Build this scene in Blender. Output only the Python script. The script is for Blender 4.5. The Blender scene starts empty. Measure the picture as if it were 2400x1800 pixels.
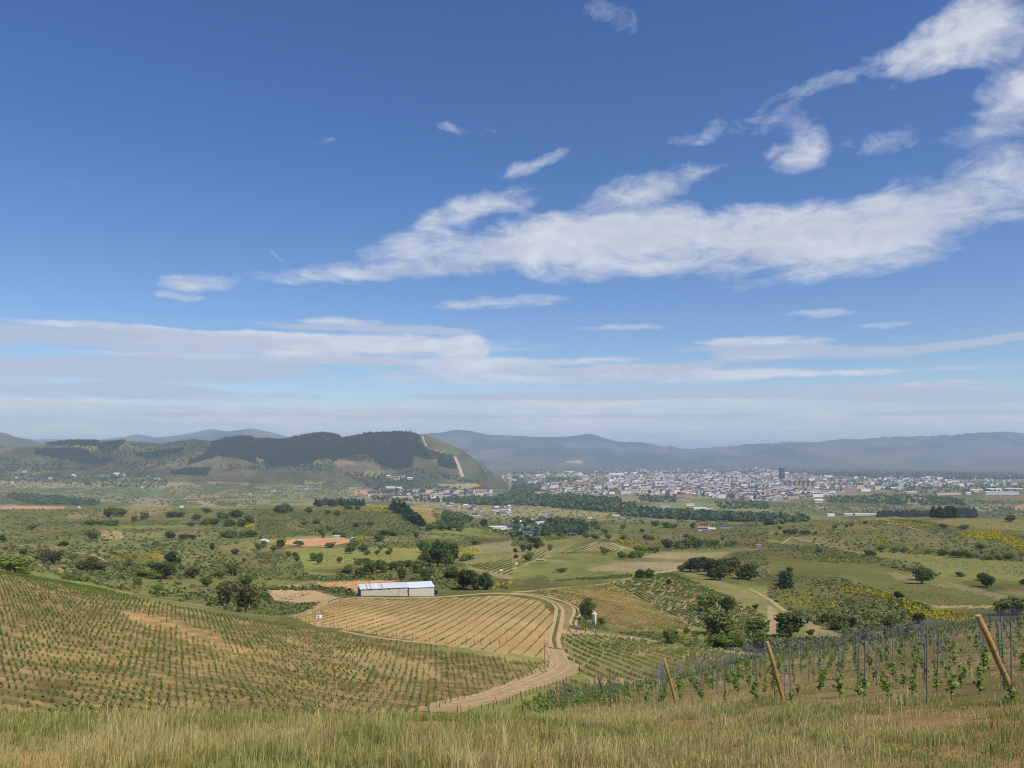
import bpy, bmesh, math, random
import numpy as np
from mathutils import Vector, Matrix

R = math.radians
rng = np.random.default_rng(7)
random.seed(7)
S = bpy.context.scene
COL = S.collection

# ------------------------------------------------------------------ camera
# photo frame 2400 x 1800, horizon at row 1065, focal length 1884 px; the camera stands at the origin, looks along +Y
F, CX, HY = 1884.0, 1200.0, 1065.0
cam_d = bpy.data.cameras.new('camera'); cam = bpy.data.objects.new('camera', cam_d); COL.objects.link(cam)
cam_d.sensor_width = 36.0; cam_d.lens = 36.0 * F / 2400.0
cam_d.shift_y = (HY - 900.0) / 2400.0
cam.rotation_euler = (R(90), 0, 0)
cam_d.clip_start = 0.5; cam_d.clip_end = 200000
S.camera = cam

# ------------------------------------------------------------------ render / exposure
S.render.engine = 'CYCLES'
S.view_settings.view_transform = 'Standard'; S.view_settings.look = 'None'
S.view_settings.exposure = 0.42; S.view_settings.gamma = 1.0; S.view_settings.use_curve_mapping = False
S.cycles.use_denoising = True; S.cycles.filter_width = 1.05
S.cycles.max_bounces = 5; S.cycles.diffuse_bounces = 2; S.cycles.glossy_bounces = 1
S.cycles.transmission_bounces = 2; S.cycles.transparent_max_bounces = 6; S.cycles.volume_bounces = 1
S.cycles.caustics_reflective = False; S.cycles.caustics_refractive = False

# ------------------------------------------------------------------ sun
SUN_EL, SUN_AZ = R(53), R(134)            # azimuth clockwise from the view direction: right and a little behind
sd = Vector((math.sin(SUN_AZ)*math.cos(SUN_EL), math.cos(SUN_AZ)*math.cos(SUN_EL), math.sin(SUN_EL)))
sl = bpy.data.lights.new('sun', 'SUN'); sl.energy = 3.5; sl.angle = R(0.53); sl.color = (1.0, 0.93, 0.82)
so = bpy.data.objects.new('sun', sl); COL.objects.link(so); so.rotation_euler = (-sd).to_track_quat('-Z', 'Y').to_euler()
so.location = (0, 0, 900)

# ------------------------------------------------------------------ world: sky with clouds
W = bpy.data.worlds.new('World'); S.world = W; W.use_nodes = True
nt = W.node_tree; nt.nodes.clear()
def N(t, **k):
    n = nt.nodes.new(t)
    for a, b in k.items(): setattr(n, a, b)
    return n
def L(a, b): nt.links.new(a, b)
def M(op, a, b=None, c=None, clamp=False):
    n = N('ShaderNodeMath', operation=op); n.use_clamp = clamp
    for i, v in enumerate((a, b, c)):
        if v is None: continue
        if isinstance(v, (int, float)): n.inputs[i].default_value = v
        else: L(v, n.inputs[i])
    return n.outputs[0]
sky = N('ShaderNodeTexSky'); sky.sky_type = 'NISHITA'; sky.sun_disc = False
sky.sun_elevation = SUN_EL; sky.sun_rotation = SUN_AZ
sky.altitude = 700; sky.air_density = 1.0; sky.dust_density = 0.6; sky.ozone_density = 2.2
bg1 = N('ShaderNodeBackground'); bg1.inputs['Strength'].default_value = 0.09
hs = N('ShaderNodeHueSaturation'); hs.inputs['Saturation'].default_value = 1.3; hs.inputs['Hue'].default_value = 0.512; hs.inputs['Value'].default_value = 1.0; L(sky.outputs[0], hs.inputs['Color']); L(hs.outputs[0], bg1.inputs['Color'])
tc = N('ShaderNodeTexCoord'); sx = N('ShaderNodeSeparateXYZ'); L(tc.outputs['Generated'], sx.inputs[0])
az = M('ARCTAN2', sx.outputs[0], sx.outputs[1])
el = M('ARCSINE', sx.outputs[2])
cv = N('ShaderNodeCombineXYZ'); L(az, cv.inputs[0]); L(el, cv.inputs[1]); cv.inputs[2].default_value = 1.0
def azel(px, py):
    x, y, z = (px-CX)/F, 1.0, (HY-py)/F
    r = math.sqrt(x*x+y*y+z*z)
    return math.atan2(x, y), math.asin(z/r)
def DOT(v, c):
    n = N('ShaderNodeVectorMath', operation='DOT_PRODUCT'); L(v, n.inputs[0]); n.inputs[1].default_value = c
    return n.outputs['Value']
def blob(cx, cy, rx, ry, ang, amp):
    a, e = azel(cx, cy); rx, ry = rx/F*1.5, ry/F*1.5; c, s_ = math.cos(R(ang)), math.sin(R(ang))
    x = DOT(cvw, (c/rx, s_/rx, -(c*a+s_*e)/rx)); y = DOT(cvw, (-s_/ry, c/ry, (s_*a-c*e)/ry))
    f = M('MULTIPLY_ADD', y, y, M('MULTIPLY_ADD', x, x, -1.0))       # -1 at the middle, 0 at the rim
    f = M('MINIMUM', f, 0.0)
    return M('MULTIPLY', M('MULTIPLY', f, f), amp*1.15)
def noise(vec, scale, detail=8, rough=0.6, rot=0, st=(1, 1, 1), loc=(0, 0, 0), dist=0.0):
    m = N('ShaderNodeMapping'); m.inputs['Rotation'].default_value = (0, 0, R(rot)); m.inputs['Scale'].default_value = st
    m.inputs['Location'].default_value = loc
    L(vec, m.inputs[0])
    n = N('ShaderNodeTexNoise', noise_dimensions='2D'); n.inputs['Scale'].default_value = scale; n.inputs['Detail'].default_value = detail
    n.inputs['Roughness'].default_value = rough; n.inputs['Distortion'].default_value = dist
    L(m.outputs[0], n.inputs['Vector'])
    return n
# the blob outlines are broken up by bending their coordinates
wn = noise(cv.outputs[0], 9, 4, 0.6)
ws = N('ShaderNodeVectorMath', operation='SUBTRACT'); L(wn.outputs['Color'], ws.inputs[0]); ws.inputs[1].default_value = (0.5, 0.5, 0.5)
wm = N('ShaderNodeVectorMath', operation='MULTIPLY'); L(ws.outputs[0], wm.inputs[0]); wv_ = N('ShaderNodeCombineXYZ'); wv_.inputs[0].default_value = 0.085; L(M('MULTIPLY', el, 0.11), wv_.inputs[1]); L(wv_.outputs[0], wm.inputs[1])
wa = N('ShaderNodeVectorMath', operation='ADD'); L(cv.outputs[0], wa.inputs[0]); L(wm.outputs[0], wa.inputs[1])
cvw = wa.outputs[0]
WHITE = [(1560,575,640,66,3,.58),(2130,525,430,85,8,.56),(1300,560,420,45,4,.4),(820,640,260,22,4,.45),(1130,712,190,17,4,.5),
 (1120,485,210,30,17,.42),(1480,450,260,42,9,.5),(1880,375,75,50,25,.5),(2060,345,75,36,5,.5),(2320,320,190,75,14,.42),
 (2270,60,150,62,22,.62),(1900,205,250,30,16,.24),(2390,180,120,90,20,.26),(1245,375,90,22,22,.36),(450,665,85,20,2,.5),
 (415,695,60,10,0,.45),(250,764,230,9,0,.6),(620,790,300,9,0,.5),(500,838,420,8,0,.5),(900,850,330,9,0,.55),(1350,845,260,9,0,.5),(2000,872,330,9,0,.5),(400,955,600,8,0,.45),(1300,945,500,9,0,.5),(800,757,130,13,0,.6),(760,815,470,34,1,.72),(1080,810,60,34,0,.75),
 (1180,880,380,30,0,.66),(1560,878,240,24,0,.75),(1780,805,140,15,0,.75),(1460,770,170,11,0,.5),(1950,733,90,13,0,.42),
 (2090,757,60,10,0,.42),(1430,40,120,40,-8,.25),(640,595,35,10,-25,.4),(1780,838,140,14,0,.7),(2120,910,260,16,0,.7),
 (1250,990,2400,44,0,.75),(970,988,60,14,0,.4),(1045,990,60,12,0,.4),(1345,990,60,15,0,.45),(1500,1015,110,13,0,.5),(700,990,700,14,0,.2),
 (750,347,40,9,10,.35),(150,430,110,12,6,.17),(1100,310,90,16,0,.25),(1700,310,260,30,2,.22),(1400,540,170,30,10,.3)]
GREY = [(200,790,420,24,1,.62),(850,772,260,12,0,.4),(220,868,420,22,1,.6),(650,848,330,14,1,.45),(260,918,380,17,0,.55),(560,975,560,10,0,.2),
 (1930,825,260,15,-2,.6),(2330,800,120,9,3,.5),(1420,868,280,9,1,.55),(1650,922,420,12,0,.6),(2150,928,330,13,-2,.6),(1250,930,340,9,0,.5),
 (2350,965,260,8,0,.25),(1500,975,900,7,0,.25)]
def total(lst):
    t = None
    for b in lst:
        o = blob(*b); t = o if t is None else M('ADD', t, o)
    return t
cw = total(WHITE); cg = total(GREY)
# seen at a flat angle the cloud sheets crowd together towards the horizon
el2 = M('MULTIPLY', M('LOGARITHM', M('MAXIMUM', M('ADD', el, 0.06), 0.004), math.e), 0.36)
cn = N('ShaderNodeCombineXYZ'); L(az, cn.inputs[0]); L(el2, cn.inputs[1])
nA = noise(cn.outputs[0], 5.5, 9, 0.62, rot=10, st=(1, 2.6, 1), dist=0.35).outputs[0]
nB = noise(cn.outputs[0], 22, 5, 0.65, rot=14, st=(1, 2.2, 1), loc=(3, 1, 0), dist=0.5).outputs[0]
nn = M('ADD', M('MULTIPLY', M('SUBTRACT', nA, 0.5), 1.75), M('MULTIPLY', M('SUBTRACT', nB, 0.5), 0.75))
gain = M('MINIMUM', M('MULTIPLY', cw, 3.0), 1.0)
# thin fair-weather streaks that go on all round the sky
base_cov = M('SUBTRACT', noise(cv.outputs[0], 2.2, 3, 0.5, st=(1, 3, 1), loc=(5, 2, 0)).outputs[0], 0.72)
dw = M('MULTIPLY', M('ADD', M('ADD', M('MULTIPLY', cw, 1.5), M('MULTIPLY', nn, M('MULTIPLY_ADD', gain, 0.8, 0.2))), M('ADD', M('MULTIPLY', base_cov, 0.5), -0.25)), 1.2, clamp=True)
dw = M('MULTIPLY', M('SMOOTH_MIN', dw, 0.84, 0.35), 1.0, clamp=True)
ng = M('MULTIPLY', M('SUBTRACT', noise(cn.outputs[0], 7, 7, 0.62, st=(1, 3.5, 1), loc=(1, 7, 0), dist=0.15).outputs[0], 0.5), 1.4)
dg = M('MULTIPLY', M('ADD', M('MULTIPLY', cg, 1.55), M('ADD', M('MULTIPLY', ng, M('MINIMUM', M('MULTIPLY_ADD', cg, 5.0, 0.1), 1.25)), -0.17)), 2.3, clamp=True)
dg = M('MULTIPLY', dg, 0.80)
shade = N('ShaderNodeMapRange'); L(M('ADD', nA, M('MULTIPLY', M('SUBTRACT', nB, 0.5), 0.6)), shade.inputs[0])
shade.inputs[1].default_value = 0.3; shade.inputs[2].default_value = 0.75
mixc = N('ShaderNodeMix', data_type='RGBA'); L(shade.outputs[0], mixc.inputs[0])
mixc.inputs[6].default_value = (0.50, 0.54, 0.64, 1); mixc.inputs[7].default_value = (0.74, 0.76, 0.80, 1)
bgw = N('ShaderNodeBackground'); L(mixc.outputs[2], bgw.inputs[0]); bgw.inputs[1].default_value = 0.80
bgg = N('ShaderNodeBackground'); bgg.inputs[0].default_value = (0.47, 0.52, 0.64, 1); bgg.inputs[1].default_value = 0.80
mx1 = N('ShaderNodeMixShader'); L(dw, mx1.inputs[0]); L(bg1.outputs[0], mx1.inputs[1]); L(bgw.outputs[0], mx1.inputs[2])
mx2 = N('ShaderNodeMixShader'); L(dg, mx2.inputs[0]); L(mx1.outputs[0], mx2.inputs[1]); L(bgg.outputs[0], mx2.inputs[2])
wo = N('ShaderNodeOutputWorld'); L(mx2.outputs[0], wo.inputs[0])
W.cycles.sampling_method = 'NONE'

# ------------------------------------------------------------------ noise helpers
def _h(ix, iy, s):
    n = (ix.astype(np.int64)*374761393 + iy.astype(np.int64)*668265263 + s*2147483647) & 0x7fffffff
    n = ((n ^ (n >> 13)) * 1274126177) & 0x7fffffff
    return ((n ^ (n >> 16)) & 0xffff) / 65535.0
def vnoise(x, y, s=0):
    x = np.asarray(x, float); y = np.asarray(y, float)
    ix = np.floor(x); iy = np.floor(y); fx = x-ix; fy = y-iy
    fx = fx*fx*(3-2*fx); fy = fy*fy*(3-2*fy)
    a = _h(ix, iy, s); b = _h(ix+1, iy, s); c = _h(ix, iy+1, s); d = _h(ix+1, iy+1, s)
    return (a*(1-fx)+b*fx)*(1-fy) + (c*(1-fx)+d*fx)*fy
def fbm(x, y, o=4, s=0):
    t = 0; a = 0.5; n = 0
    for i in range(o):
        t = t + a*vnoise(np.asarray(x)*2**i+i*17.3, np.asarray(y)*2**i-i*9.1, s+i); n += a; a *= 0.55
    return t/n
def inpoly(px, py, poly):
    p = np.asarray(poly, float); r = np.zeros(px.shape, bool); j = len(p)-1
    for i in range(len(p)):
        xi, yi = p[i]; xj, yj = p[j]
        c = ((yi > py) != (yj > py))
        r ^= c & (px < (xj-xi)*(py-yi)/((yj-yi) if yj != yi else 1e-9) + xi)
        j = i
    return r

# ------------------------------------------------------------------ terrain: profiles along the viewing directions, in metres
SIL_HILL = [(-900,1035),(0,1046),(95,1042),(110,1038),(150,1033),(230,1033),(290,1033),(300,1034),(380,1036),(420,1032),(450,1030),(500,1035),
 (512,1033),(540,1024),(570,1022),(600,1027),(640,1029),(665,1030),(690,1024),(750,1015),(780,1016),(800,1024),(820,1024),(870,1014),
 (900,1013),(960,1010),(975,1015),(1000,1020),(1050,1038),(1080,1052),(1110,1074),(1140,1098),(1165,1118),(1185,1124),(3300,1124)]
SIL_FAR = [(-900,1010),(0,1030),(230,1032),(290,1026),(320,1019),(370,1026),(407,1022),(450,1016),(496,1006),(529,1012),(560,1008),(588,1004),(640,1015),(676,1026),
 (740,1030),(811,1022),(900,1030),(1004,1017),(1034,1015),(1066,1008),(1102,1011),(1142,1020),(1200,1021),(1240,1024),(1280,1023),(1320,1026),
 (1360,1021),(1382,1017),(1410,1025),(1440,1035),(1470,1039),(1500,1041),(1540,1046),(1580,1051),(1620,1052),(1660,1049),(1700,1047),(1760,1045),
 (1800,1044),(1870,1040),(1910,1039),(1970,1034),(2050,1028),(2120,1026),(2160,1025),(2240,1026),(2270,1020),(2320,1016),(2360,1014),(2400,1017),(2600,1010),(3300,1020)]
def xs(*a): return list(a)
LINES = []   # each: list of (px, Y, py)
LINES.append([(0,3,3300)])
LINES.append([(0,12,1800)])
LINES.append([(-900,22,1690),(900,22,1690),(1150,25,1686),(1300,32,1680),(1450,38,1664),(1600,34,1652),(1800,26,1653),(2000,23,1655),(2200,20,1655),(2400,17,1655),(3300,15,1655)])
LINES.append([(-900,58,1715),(0,58,1712),(600,58,1708),(900,62,1700),(1150,70,1683),(1300,72,1664),(1450,76,1622),(1600,86,1590),(1800,100,1535),(2000,120,1508),(2200,140,1468),(2400,155,1448),(3300,170,1440)])
LINES.append([(-900,95,1545),(0,85,1580),(300,88,1590),(600,92,1605),(900,98,1630),(1150,105,1645),(1300,110,1625),(1450,106,1623),(1600,120,1596),(1800,150,1543),(2000,200,1518),(2200,230,1478),(2400,240,1456),(3300,260,1450)])
LINES.append([(-900,230,1290),(0,190,1342),(300,180,1398),(600,168,1450),(900,153,1500),(1150,145,1535),(1300,150,1550),(1450,160,1540),(1600,170,1530),(1800,210,1500),(2000,245,1475),(2200,280,1440),(2400,300,1415),(3300,320,1405)])
LINES.append([(-900,290,1288),(0,280,1338),(300,255,1390),(500,235,1425),(650,230,1430),(780,240,1402),(850,246,1396),(1010,254,1396),(1150,256,1391),(1300,240,1425),(1400,235,1460),(1500,235,1472),(1600,240,1475),(1800,260,1465),(2000,285,1440),(2200,330,1402),(2400,370,1385),(3300,380,1380)])
LINES.append([(-900,430,1285),(0,430,1305),(300,400,1345),(600,380,1372),(900,380,1345),(1150,380,1345),(1300,370,1350),(1450,360,1365),(1600,370,1380),(1800,390,1385),(2000,420,1360),(2200,470,1335),(2400,500,1325),(3300,520,1320)])
LINES.append([(-900,800,1250),(0,800,1258),(300,800,1262),(600,800,1275),(900,750,1280),(1150,750,1285),(1300,700,1295),(1450,650,1300),(1600,620,1315),(1800,620,1310),(2000,680,1285),(2200,750,1270),(2400,800,1265),(3300,850,1262)])
LINES.append([(-900,1900,1183),(0,1900,1188),(300,1900,1188),(600,1800,1187),(900,1700,1186),(1000,1500,1200),(1150,1300,1235),(1300,1500,1228),(1450,1500,1225),(1600,1200,1245),(1800,1050,1245),(2000,1050,1222),(2200,1050,1213),(2400,1050,1218),(3300,1050,1218)])
LINES.append([(-900,2400,1190),(600,2400,1193),(900,2300,1194),(1000,2200,1200),(1150,2000,1213),(1300,2200,1200),(1450,2200,1198),(1600,1900,1212),(1800,1700,1222),(2000,1800,1222),(2400,1800,1223),(3300,1800,1223)])
LINES.append([(-900,3300,1160),(0,3300,1165),(900,3200,1172),(1150,3000,1180),(1300,3200,1172),(1450,3300,1168),(1800,3000,1178),(2000,2900,1178),(2400,2900,1170),(3300,2900,1168)])
LINES.append([(-900,4300,1125),(0,4300,1128),(500,4300,1130),(900,4300,1146),(1150,4300,1147),(3300,4300,1148)])
LINES.append([(-900,5000,1085),(0,5000,1092),(300,5000,1088),(600,5000,1093),(800,5000,1085),(950,5000,1093),(1050,5000,1108),(1120,5000,1128),(1160,5000,1136),(3300,5000,1137)])
LINES.append([(p, 5900, q) for p, q in SIL_HILL])
LINES.append([(-900,7000,1105),(3300,7000,1116)])
LINES.append([(-900,9000,985),(-200,9000,990),(0,9000,1006),(30,9000,1014),(60,9000,1026),(85,9000,1036),(120,9000,1045),(200,9000,1100),(260,9000,1106),(3300,9000,1106)])
LINES.append([(-900,11500,1098),(3300,11500,1097)])
LINES.append([(-900,12800,1091),(1500,12800,1091),(1700,12600,1091),(3300,12800,1090)])
LINES.append([(-900,15000,1062),(900,14800,1060),(1300,14800,1060),(1450,14800,1070),(1600,14600,1076),(1800,14300,1064),(2100,14100,1055),(2400,14000,1048),(3300,14000,1046)])
LINES.append([(p, 17500 if p < 1450 else 16500, q) for p, q in SIL_FAR])
LINES.append([(-900,24000,1081),(3300,24000,1081)])
LINES.append([(-900,70000,1071),(3300,70000,1071)])

U = np.concatenate([np.linspace(-1.0, -0.68, 26, endpoint=False), np.linspace(-0.68, 0.68, 570), np.linspace(0.68, 1.0, 27)[1:]])
NJ = 780
LN0, LN1 = math.log(3.0), math.log(70000.0)
LY = np.linspace(LN0, LN1, NJ); YV = np.exp(LY)
PXU = CX + F*U
K = len(LINES)
YK = np.zeros((K, len(U))); PK = np.zeros((K, len(U)))
ker = np.exp(-0.5*(np.arange(-12, 13)/4.5)**2); ker /= ker.sum()
ker2 = np.exp(-0.5*(np.arange(-2, 3)/0.8)**2); ker2 /= ker2.sum()
for k, ln in enumerate(LINES):
    a = np.array(ln, float)
    y = np.interp(PXU, a[:, 0], np.log(a[:, 1])); p = np.interp(PXU, a[:, 0], a[:, 2])
    kk = ker2 if len(ln) > 25 else ker
    YK[k] = np.convolve(np.pad(y, 12, 'edge'), ker, 'valid')
    PK[k] = np.convolve(np.pad(p, len(kk)//2, 'edge'), kk, 'valid')
def pchip(x, y, xq):
    h = np.diff(x); d = np.diff(y)/h; m = np.zeros_like(y)
    for i in range(1, len(x)-1):
        if d[i-1]*d[i] > 0:
            w1 = 2*h[i]+h[i-1]; w2 = h[i]+2*h[i-1]
            m[i] = (w1+w2)/(w1/d[i-1]+w2/d[i])
    m[0] = d[0]; m[-1] = d[-1]
    i = np.clip(np.searchsorted(x, xq)-1, 0, len(x)-2); t = (xq-x[i])/h[i]
    return ((1+2*t)*(1-t)**2*y[i] + t*(1-t)**2*h[i]*m[i] + t*t*(3-2*t)*y[i+1] + t*t*(t-1)*h[i]*m[i+1])
PY0 = np.stack([pchip(YK[:, c], PK[:, c], LY) for c in range(len(U))])          # (cols, rows)
GX = U[:, None]*YV[None, :]; GY = np.broadcast_to(YV[None, :], GX.shape)
ZG = -(PY0-HY)/F*GY
def bell(Y, a, b, c, d): return np.clip((Y-a)/(b-a), 0, 1)*np.clip((d-Y)/(d-c), 0, 1)
ZG = ZG + (fbm(GX/9, GY/9, 3, 1)-0.5)*0.35*bell(GY, 8, 14, 60, 90)
ZG = ZG + (fbm(GX/60, GY/60, 3, 2)-0.5)*4.0*bell(GY, 260, 480, 3000, 4300)*np.clip(GY/900, 0.4, 1.5)
rid = 1-np.abs(2*fbm(GX/620, GY/900, 4, 5)-1)*2
hillm = bell(GY, 4500, 5000, 6200, 6900)*np.clip((1150-PXU[:, None])/80, 0, 1)
ZG = ZG + (rid-0.6)*48*hillm*(1-0.75*bell(GY, 5600, 5850, 5950, 6200))
rid2 = 1-np.abs(2*fbm(GX/2100, GY/2600, 5, 11)-1)*2
ZG = ZG + (rid2-0.6)*170*bell(GY, 12800, 14300, 16600, 18500)*(1-0.6*bell(GY, 15800, 16400, 17600, 18200))
rid4 = 1-np.abs(2*fbm(GX/700, GY/1100, 4, 15)-1)*2
ZG = ZG + (rid4-0.6)*80*bell(GY, 12800, 14000, 16000, 17000)
rid3 = 1-np.abs(2*fbm(GX/700, GY/900, 4, 21)-1)*2
ZG = ZG + (rid3-0.6)*60*bell(GY, 7400, 8400, 9500, 11000)*np.clip((150-PXU[:, None])/80, 0, 1)
PYG = HY - ZG/GY*F

def uidx(u): return np.interp(u, U, np.arange(len(U)))
def ground(X, Y):
    X = np.asarray(X, float); Y = np.maximum(np.asarray(Y, float), 3.01)
    fi = np.clip(uidx(X/Y), 0, len(U)-1.001); fj = np.clip((np.log(Y)-LN0)/(LN1-LN0)*(NJ-1), 0, NJ-1.001)
    i = fi.astype(int); j = fj.astype(int); a = fi-i; b = fj-j
    return (ZG[i, j]*(1-a)+ZG[i+1, j]*a)*(1-b) + (ZG[i, j+1]*(1-a)+ZG[i+1, j+1]*a)*b
def hit(px, py, ymin=0):
    """where the viewing direction of a photo pixel meets the ground"""
    fi = float(np.clip(uidx((px-CX)/F), 0, len(U)-1.001)); i = int(fi); a = fi-i
    prof = PYG[i]*(1-a)+PYG[i+1]*a
    ok = np.nonzero((prof <= py) & (YV >= ymin))[0]
    j = ok[0] if len(ok) else NJ-1
    if j > 0 and prof[j-1] > py:
        t = (prof[j-1]-py)/(prof[j-1]-prof[j]); ly = LY[j-1]+(LY[j]-LY[j-1])*t
    else: ly = LY[j]
    Y = math.exp(ly); X = (px-CX)/F*Y
    return X, Y, float(ground(X, Y))
def proj(X, Y, Z): return CX+F*X/Y, HY-F*Z/Y

# ------------------------------------------------------------------ materials
def mat(name):
    m = bpy.data.materials.new(name); m.use_nodes = True; t = m.node_tree; t.nodes.clear()
    o = t.nodes.new('ShaderNodeOutputMaterial'); return m, t, o
def simple(name, col, rough=0.8, var=0.12, scale=3.0, metal=0.0, spec=0.3):
    m, t, o = mat(name)
    b = t.nodes.new('ShaderNodeBsdfPrincipled'); b.inputs['Roughness'].default_value = rough; b.inputs['Metallic'].default_value = metal
    b.inputs['Specular IOR Level'].default_value = spec
    tcn = t.nodes.new('ShaderNodeTexCoord'); n = t.nodes.new('ShaderNodeTexNoise'); n.inputs['Scale'].default_value = scale; n.inputs['Detail'].default_value = 6
    t.links.new(tcn.outputs['Object'], n.inputs['Vector'])
    r = t.nodes.new('ShaderNodeMix'); r.data_type = 'RGBA'
    r.inputs[6].default_value = tuple(c*(1-var*1.6) for c in col)+(1,); r.inputs[7].default_value = tuple(min(1, c*(1+var*1.6)) for c in col)+(1,)
    t.links.new(n.outputs[0], r.inputs[0]); t.links.new(r.outputs[2], b.inputs['Base Color']); t.links.new(b.outputs[0], o.inputs[0])
    return m
def leafmat(name, c1, c2, c3=None, transl=0.3, obj_random=False):
    """foliage: colour runs from c1 to c2 leaf by leaf; 'tint' attribute or the object's own random number shifts it"""
    m, t, o = mat(name)
    g = t.nodes.new('ShaderNodeNewGeometry')
    if obj_random: src = t.nodes.new('ShaderNodeObjectInfo').outputs['Random']
    else:
        at = t.nodes.new('ShaderNodeAttribute'); at.attribute_name = 'tint'; src = at.outputs['Fac']
    a = t.nodes.new('ShaderNodeMath'); a.operation = 'MULTIPLY_ADD'; t.links.new(g.outputs['Random Per Island'], a.inputs[0]); a.inputs[1].default_value = 0.5
    a2 = t.nodes.new('ShaderNodeMath'); a2.operation = 'MULTIPLY'; t.links.new(src, a2.inputs[0]); a2.inputs[1].default_value = 0.55
    t.links.new(a2.outputs[0], a.inputs[2])
    cr = t.nodes.new('ShaderNodeValToRGB'); t.links.new(a.outputs[0], cr.inputs[0])
    cr.color_ramp.elements[0].color = c1+(1,); cr.color_ramp.elements[1].color = (c3 or c2)+(1,)
    if c3:
        e = cr.color_ramp.elements.new(0.5); e.color = c2+(1,)
    d = t.nodes.new('ShaderNodeBsdfDiffuse'); tr = t.nodes.new('ShaderNodeBsdfTranslucent'); mx = t.nodes.new('ShaderNodeMixShader'); mx.inputs[0].default_value = transl
    t.links.new(cr.outputs[0], d.inputs[0]); t.links.new(cr.outputs[0], tr.inputs[0])
    t.links.new(d.outputs[0], mx.inputs[1]); t.links.new(tr.outputs[0], mx.inputs[2]); t.links.new(mx.outputs[0], o.inputs[0])
    return m

# ground: colour of soil and turf per region comes from the mesh, fine grain from noise in metres
mg, t, o = mat('earth_and_turf')
at = t.nodes.new('ShaderNodeAttribute'); at.attribute_name = 'soil'
ga = t.nodes.new('ShaderNodeAttribute'); ga.attribute_name = 'grain'
geo = t.nodes.new('ShaderNodeNewGeometry')
def gn(scale, det, rough=0.65):
    mp = t.nodes.new('ShaderNodeMapping'); mp.inputs['Scale'].default_value = (scale, scale*0.8, scale)
    t.links.new(geo.outputs['Position'], mp.inputs[0])
    n = t.nodes.new('ShaderNodeTexNoise'); n.inputs['Scale'].default_value = 1.0; n.inputs['Detail'].default_value = det; n.inputs['Roughness'].default_value = rough
    t.links.new(mp.outputs[0], n.inputs['Vector']); return n.outputs[0]
n1, n2, n3 = gn(1.1, 5), gn(0.12, 6), gn(0.012, 7)
def mm(op, a, b, c=None):
    n = t.nodes.new('ShaderNodeMath'); n.operation = op
    for i, v in enumerate((a, b, c)):
        if v is None: continue
        if isinstance(v, (int, float)): n.inputs[i].default_value = v
        else: t.links.new(v, n.inputs[i])
    return n.outputs[0]
s = mm('ADD', mm('ADD', mm('MULTIPLY', n1, 0.8), mm('MULTIPLY', n2, 0.7)), mm('MULTIPLY', n3, 0.5))
s = mm('MULTIPLY_ADD', mm('SUBTRACT', s, 1.0), ga.outputs['Fac'], 1.0)
s = mm('MAXIMUM', s, 0.25)
vm = t.nodes.new('ShaderNodeVectorMath'); vm.operation = 'SCALE'; t.links.new(at.outputs['Color'], vm.inputs[0]); t.links.new(s, vm.inputs['Scale'])
b = t.nodes.new('ShaderNodeBsdfDiffuse'); b.inputs['Roughness'].default_value = 0.6
t.links.new(vm.outputs[0], b.inputs['Color']); t.links.new(b.outputs[0], o.inputs[0])

M_bark = simple('bark', (0.10, 0.08, 0.06), 0.95, 0.3, 4)
M_tree = leafmat('leaf_green', (0.072, 0.112, 0.0256), (0.12, 0.168, 0.0384), (0.208, 0.248, 0.064), 0.25, True)
M_dark = leafmat('leaf_dark_green', (0.0375, 0.063, 0.021), (0.0675, 0.099, 0.03), (0.1125, 0.1425, 0.045), 0.2, True)
M_pine = leafmat('pine_needles', (0.027, 0.051, 0.024), (0.045, 0.075, 0.03), (0.075, 0.105, 0.042), 0.15, True)
M_bright = leafmat('leaf_light_green', (0.105, 0.165, 0.027), (0.18, 0.255, 0.045), (0.27, 0.33, 0.075), 0.3, True)
M_olive = leafmat('leaf_olive', (0.09, 0.09, 0.033), (0.15, 0.1425, 0.0525), (0.21, 0.195, 0.09), 0.25, True)
M_scrub = leafmat('scrub_leaf', (0.0805, 0.115, 0.0414), (0.1725, 0.207, 0.069), (0.322, 0.322, 0.115), 0.2)
M_broom = leafmat('broom_blossom', (0.13, 0.15, 0.03), (0.52, 0.42, 0.02), (0.74, 0.60, 0.03), 0.2)
M_wood = leafmat('woodland_leaf', (0.045, 0.081, 0.0324), (0.081, 0.1224, 0.0432), (0.144, 0.18, 0.0612), 0.15)
M_forest = leafmat('conifer_needles', (0.014, 0.026, 0.014), (0.022, 0.038, 0.018), (0.036, 0.052, 0.022), 0.1)
M_vine = leafmat('vine_leaf', (0.072, 0.136, 0.0256), (0.136, 0.224, 0.04), (0.256, 0.32, 0.072), 0.35)
M_grass = leafmat('meadow_grass', (0.16, 0.22, 0.04), (0.42, 0.42, 0.13), (0.72, 0.55, 0.27), 0.45)

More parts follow.
